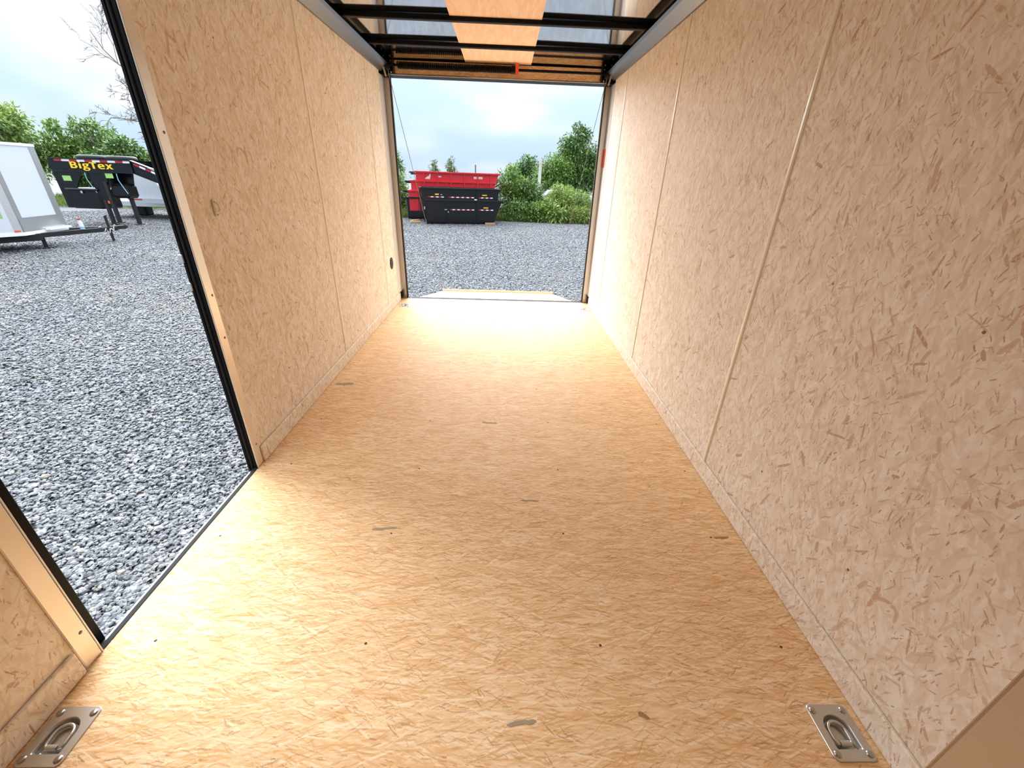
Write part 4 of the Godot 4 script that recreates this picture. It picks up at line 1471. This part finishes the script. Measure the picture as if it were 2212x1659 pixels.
	tree("broadleaf_tree", "leafy tree beside the left rear post", "tree", Vector3(-6.6, G, -25.0), [[Vector3(0, 2.5, 0), 0.9], [Vector3(0.6, 2.2, 0), 0.7], [Vector3(0.4, 1.2, 0), 1.0]], 7500, 0.17, 0.07, dark + mid, 42, "trees beyond the lot", 0.09)
	for q in [[-3.75, 0.0, "pointed cedar behind the red dumpsters, left one", 43], [-2.85, 0.25, "pointed cedar behind the red dumpsters, right one", 44]]:
		var bl := []
		for k in 7:
			bl.append([Vector3(0.12 * sin(k * 2.1), 0.8 + 0.27 * k + q[1] * 0.6, 0.1 * cos(k * 1.7)), 0.46 - 0.055 * k, 1.25])
		tree("cedar_tree", q[2], "tree", Vector3(q[0], G, -25.5), bl, 3600, 0.16, 0.04, olive + dark, q[3], "trees beyond the lot", 0.06)
	# --- beyond the side door, in a bank behind the parked trailers
	var k := 0
	for q in [[-29.6, -24.5, 4.5, "big bright green tree at the far left beyond the white trailer", lime], [-26.9, -25.8, 4.5, "lime green tree behind the white trailer's nose", lime], [-24.6, -23.4, 3.9, "yellow green tree above the left end of the lettered neck", lime + mid], [-22.4, -25.8, 3.5, "green tree behind the lettered black neck", mid], [-20.2, -25.2, 2.9, "darker green tree behind the spare tyres", dark + mid], [-18.2, -25.8, 2.5, "green tree behind the right spare tyre", mid], [-16.4, -25.0, 2.0, "low green tree beside the side door frame", mid]]:
		var h: float = q[2]
		var bl := []
		var r := RandomNumberGenerator.new()
		r.seed = 60 + k
		for i in 10:
			bl.append([Vector3(r.randf_range(-1.15, 1.15), h * r.randf_range(0.22, 0.86), r.randf_range(-0.8, 0.8)), r.randf_range(0.22, 0.34) * h, 0.8])
		for i in 5:
			bl.append([Vector3(r.randf_range(-1.2, 1.2), h * r.randf_range(0.85, 1.08), r.randf_range(-0.6, 0.6)), 0.09 * h, 0.8])
		tree("broadleaf_tree", q[3], "tree", Vector3(q[0], G, q[1]), bl, 14000, 0.22, 0.09, q[4], 70 + k, "trees beyond the parked trailers", 0.12)
		k += 1
	# grass strip under the trees on that side
	var gr := Node3D.new()
	gr.name = "grass_strip"
	add_child(gr)
	gr.set_meta("kind", "stuff")
	gr.set_meta("label", "strip of grass and weeds along the edges of the lot")
	gr.set_meta("category", "grass")
	var rg := RandomNumberGenerator.new()
	rg.seed = 90
	var mm := MultiMesh.new()
	mm.transform_format = MultiMesh.TRANSFORM_3D
	mm.use_colors = true
	mm.mesh = leaf_mesh(0.32, 0.022)
	mm.instance_count = 30000
	for i in 30000:
		var p: Vector3
		if i < 16000:
			p = Vector3(rg.randf_range(-30, -11), G, rg.randf_range(-24.5, -20.6))
		else:
			var px := rg.randf_range(-7.5, 7.5)
			p = Vector3(px, G, -20.7 - absf(px) * 0.02 - pow(rg.randf(), 1.6) * 3.0)
		var f := (Vector3.UP + Vector3(rg.randfn(), 0, rg.randfn()) * 0.4).normalized()
		var sd := f.cross(Vector3(rg.randfn(), 0.1, rg.randfn())).normalized()
		mm.set_instance_transform(i, Transform3D(Basis(sd, sd.cross(f).normalized(), -f).scaled_local(Vector3.ONE * rg.randf_range(0.5, 1.5)), p))
		var c: Color = (mid + lime + olive)[rg.randi() % 11]
		mm.set_instance_color(i, Color(c.r * 0.8, c.g * 0.8, c.b * 0.8))
	var mi := MultiMeshInstance3D.new()
	mi.name = "blades"
	mi.multimesh = mm
	mi.material_override = leafmat
	mi.set_meta("kind", "stuff")
	gr.add_child(mi)
	bare_tree()
	# utility poles
	var o := thing("utility_pole", "pale wooden utility pole among the trees", "pole", Vector3(1.98, G, -25.35))
	var st := mb()
	tube(st, [Vector3(0, 0, 0), Vector3(0.05, 2.75, 0)], [0.1, 0.075], 10)
	obj("shaft", st, M.pole, o)
	st = mb()
	bar(st, Vector3(-0.16, 2.6, 0.06), Vector3(0.26, 2.6, 0.06), 0.04, 0.04)
	obj("cross_arm", st, M.pole, o)
	o = thing("lamp_mast", "thin dark mast rising behind the red dumpsters", "pole", Vector3(-1.8, G, -30.0))
	st = mb()
	tube(st, [Vector3(0, 0, 0), Vector3(0, 2.45, 0)], [0.06, 0.035], 8)
	obj("shaft", st, M.bark, o)
	st = mb()
	dome(st, Vector3(0, 2.45, 0), 0.05, 0.08)
	obj("finial", st, M.bark, o)
	white_car()
	# far ridge
	var hl := struct("hills", "distant wooded ridge")
	st = mb()
	var pts := PackedVector2Array([Vector2(-420, -4)])
	for i in 41:
		var x := -420.0 + i * 12.0
		pts.append(Vector2(x, 32.0 - 38.0 * smoothstep(-325.0, -268.0, x) + 0.8 * sin(i * 1.3)))
	pts.append(Vector2(60, -4))
	prism(st, pts, -300, -270)
	obj("ridge", st, M.hill, hl)

func bare_tree() -> void:
	var r := RandomNumberGenerator.new()
	r.seed = 17
	var o := thing("bare_tree", "leafless tree whose grey twigs reach in from behind the door frame", "tree", Vector3(-19.4, G, -30.0))
	o.scale = Vector3.ONE * 1.18
	var st := mb()
	tube(st, [Vector3.ZERO, Vector3(-0.1, 2.5, 0), Vector3(0.1, 5.0, 0), Vector3(0.3, 8.5, 0)], [0.22, 0.18, 0.12, 0.04], 9)
	obj("trunk", st, M.twig, o)
	for q in [[Vector3(-0.1, 2.6, 0), Vector3(-1.7, 3.55, 0.2), Vector3(-3.6, 3.7, 0.2), 0.075], [Vector3(0.0, 3.7, 0), Vector3(-1.7, 5.3, 0.1), Vector3(-3.2, 7.0, 0.2), 0.075], [Vector3(0.0, 4.6, 0), Vector3(-1.0, 6.6, -0.2), Vector3(-1.9, 8.6, -0.2), 0.06], [Vector3(0.0, 3.1, 0), Vector3(-1.2, 4.4, 0.4), Vector3(-2.3, 4.7, 0.5), 0.05], [Vector3(0.1, 4.6, 0), Vector3(1.2, 6.2, 0), Vector3(2.0, 8.0, 0), 0.06]]:
		st = mb()
		limb(st, r, q[0], q[1], q[2], q[3], 0)
		obj("branch", st, M.twig, o)

func limb(st: SurfaceTool, r: RandomNumberGenerator, a: Vector3, b: Vector3, c: Vector3, rad: float, depth: int) -> void:
	var n := 6 if depth < 2 else 4
	var pts := []
	var rr := []
	for i in n + 1:
		var t := float(i) / n
		var p := a * (1 - t) * (1 - t) + b * 2 * t * (1 - t) + c * t * t
		if i > 0:
			p += Vector3(r.randfn(), r.randfn(), r.randfn()) * 0.03 * a.distance_to(c)
		pts.append(p)
		rr.append(maxf(rad * (1.0 - 0.8 * t), 0.008))
	tube(st, pts, rr, 5 if depth < 2 else 3, false, false)
	if depth >= 3:
		return
	var kids: int = [8, 6, 4][depth]
	for i in kids:
		var t := r.randf_range(0.2, 1.0)
		var j := int(t * n)
		var p: Vector3 = pts[min(j, n)]
		var d: Vector3 = (pts[min(j + 1, n)] - pts[max(j - 1, 0)]).normalized()
		var turn := (d * 1.1 + Vector3(r.randfn(), r.randfn() * 0.8 + 0.12, r.randfn() * 0.6) * 0.75).normalized()
		var L := a.distance_to(c) * r.randf_range(0.28, 0.5)
		limb(st, r, p, p + turn * L * 0.5, p + (turn + Vector3(r.randfn(), r.randfn(), r.randfn()) * 0.25).normalized() * L, rad * (1.0 - 0.75 * t) * 0.6, depth + 1)

func white_car() -> void:
	var o := thing("parked_car", "white car mostly hidden behind the bushes", "car", Vector3(1.2, G, -23.3), 0.0)
	var st := mb()
	prism(st, PackedVector2Array([Vector2(0, 0.35), Vector2(0.05, 0.75), Vector2(0.75, 0.85), Vector2(1.25, 1.32), Vector2(2.6, 1.34), Vector2(3.2, 0.9), Vector2(3.6, 0.85), Vector2(3.65, 0.35)]), -1.6, 0.0)
	var bd := obj("body", st, M.white, o)
	for q in [[PackedVector2Array([Vector2(0.95, 0.88), Vector2(1.3, 1.25), Vector2(1.85, 1.26), Vector2(1.85, 0.88)])], [PackedVector2Array([Vector2(1.95, 0.88), Vector2(1.95, 1.26), Vector2(2.55, 1.26), Vector2(2.95, 0.9)])]]:
		st = mb()
		prism(st, q[0], 0.0, 0.006)
		obj("side_window", st, M.glass, bd)
	for x: float in [0.7, 2.9]:
		st = mb()
		tube(st, [Vector3(x, 0.31, -0.2), Vector3(x, 0.31, 0.02)], [0.31], 20)
		obj("tyre", st, M.tyre, o)
		st = mb()
		tube(st, [Vector3(x, 0.31, -1.6), Vector3(x, 0.31, -1.4)], [0.31], 20)
		obj("tyre", st, M.tyre, o)
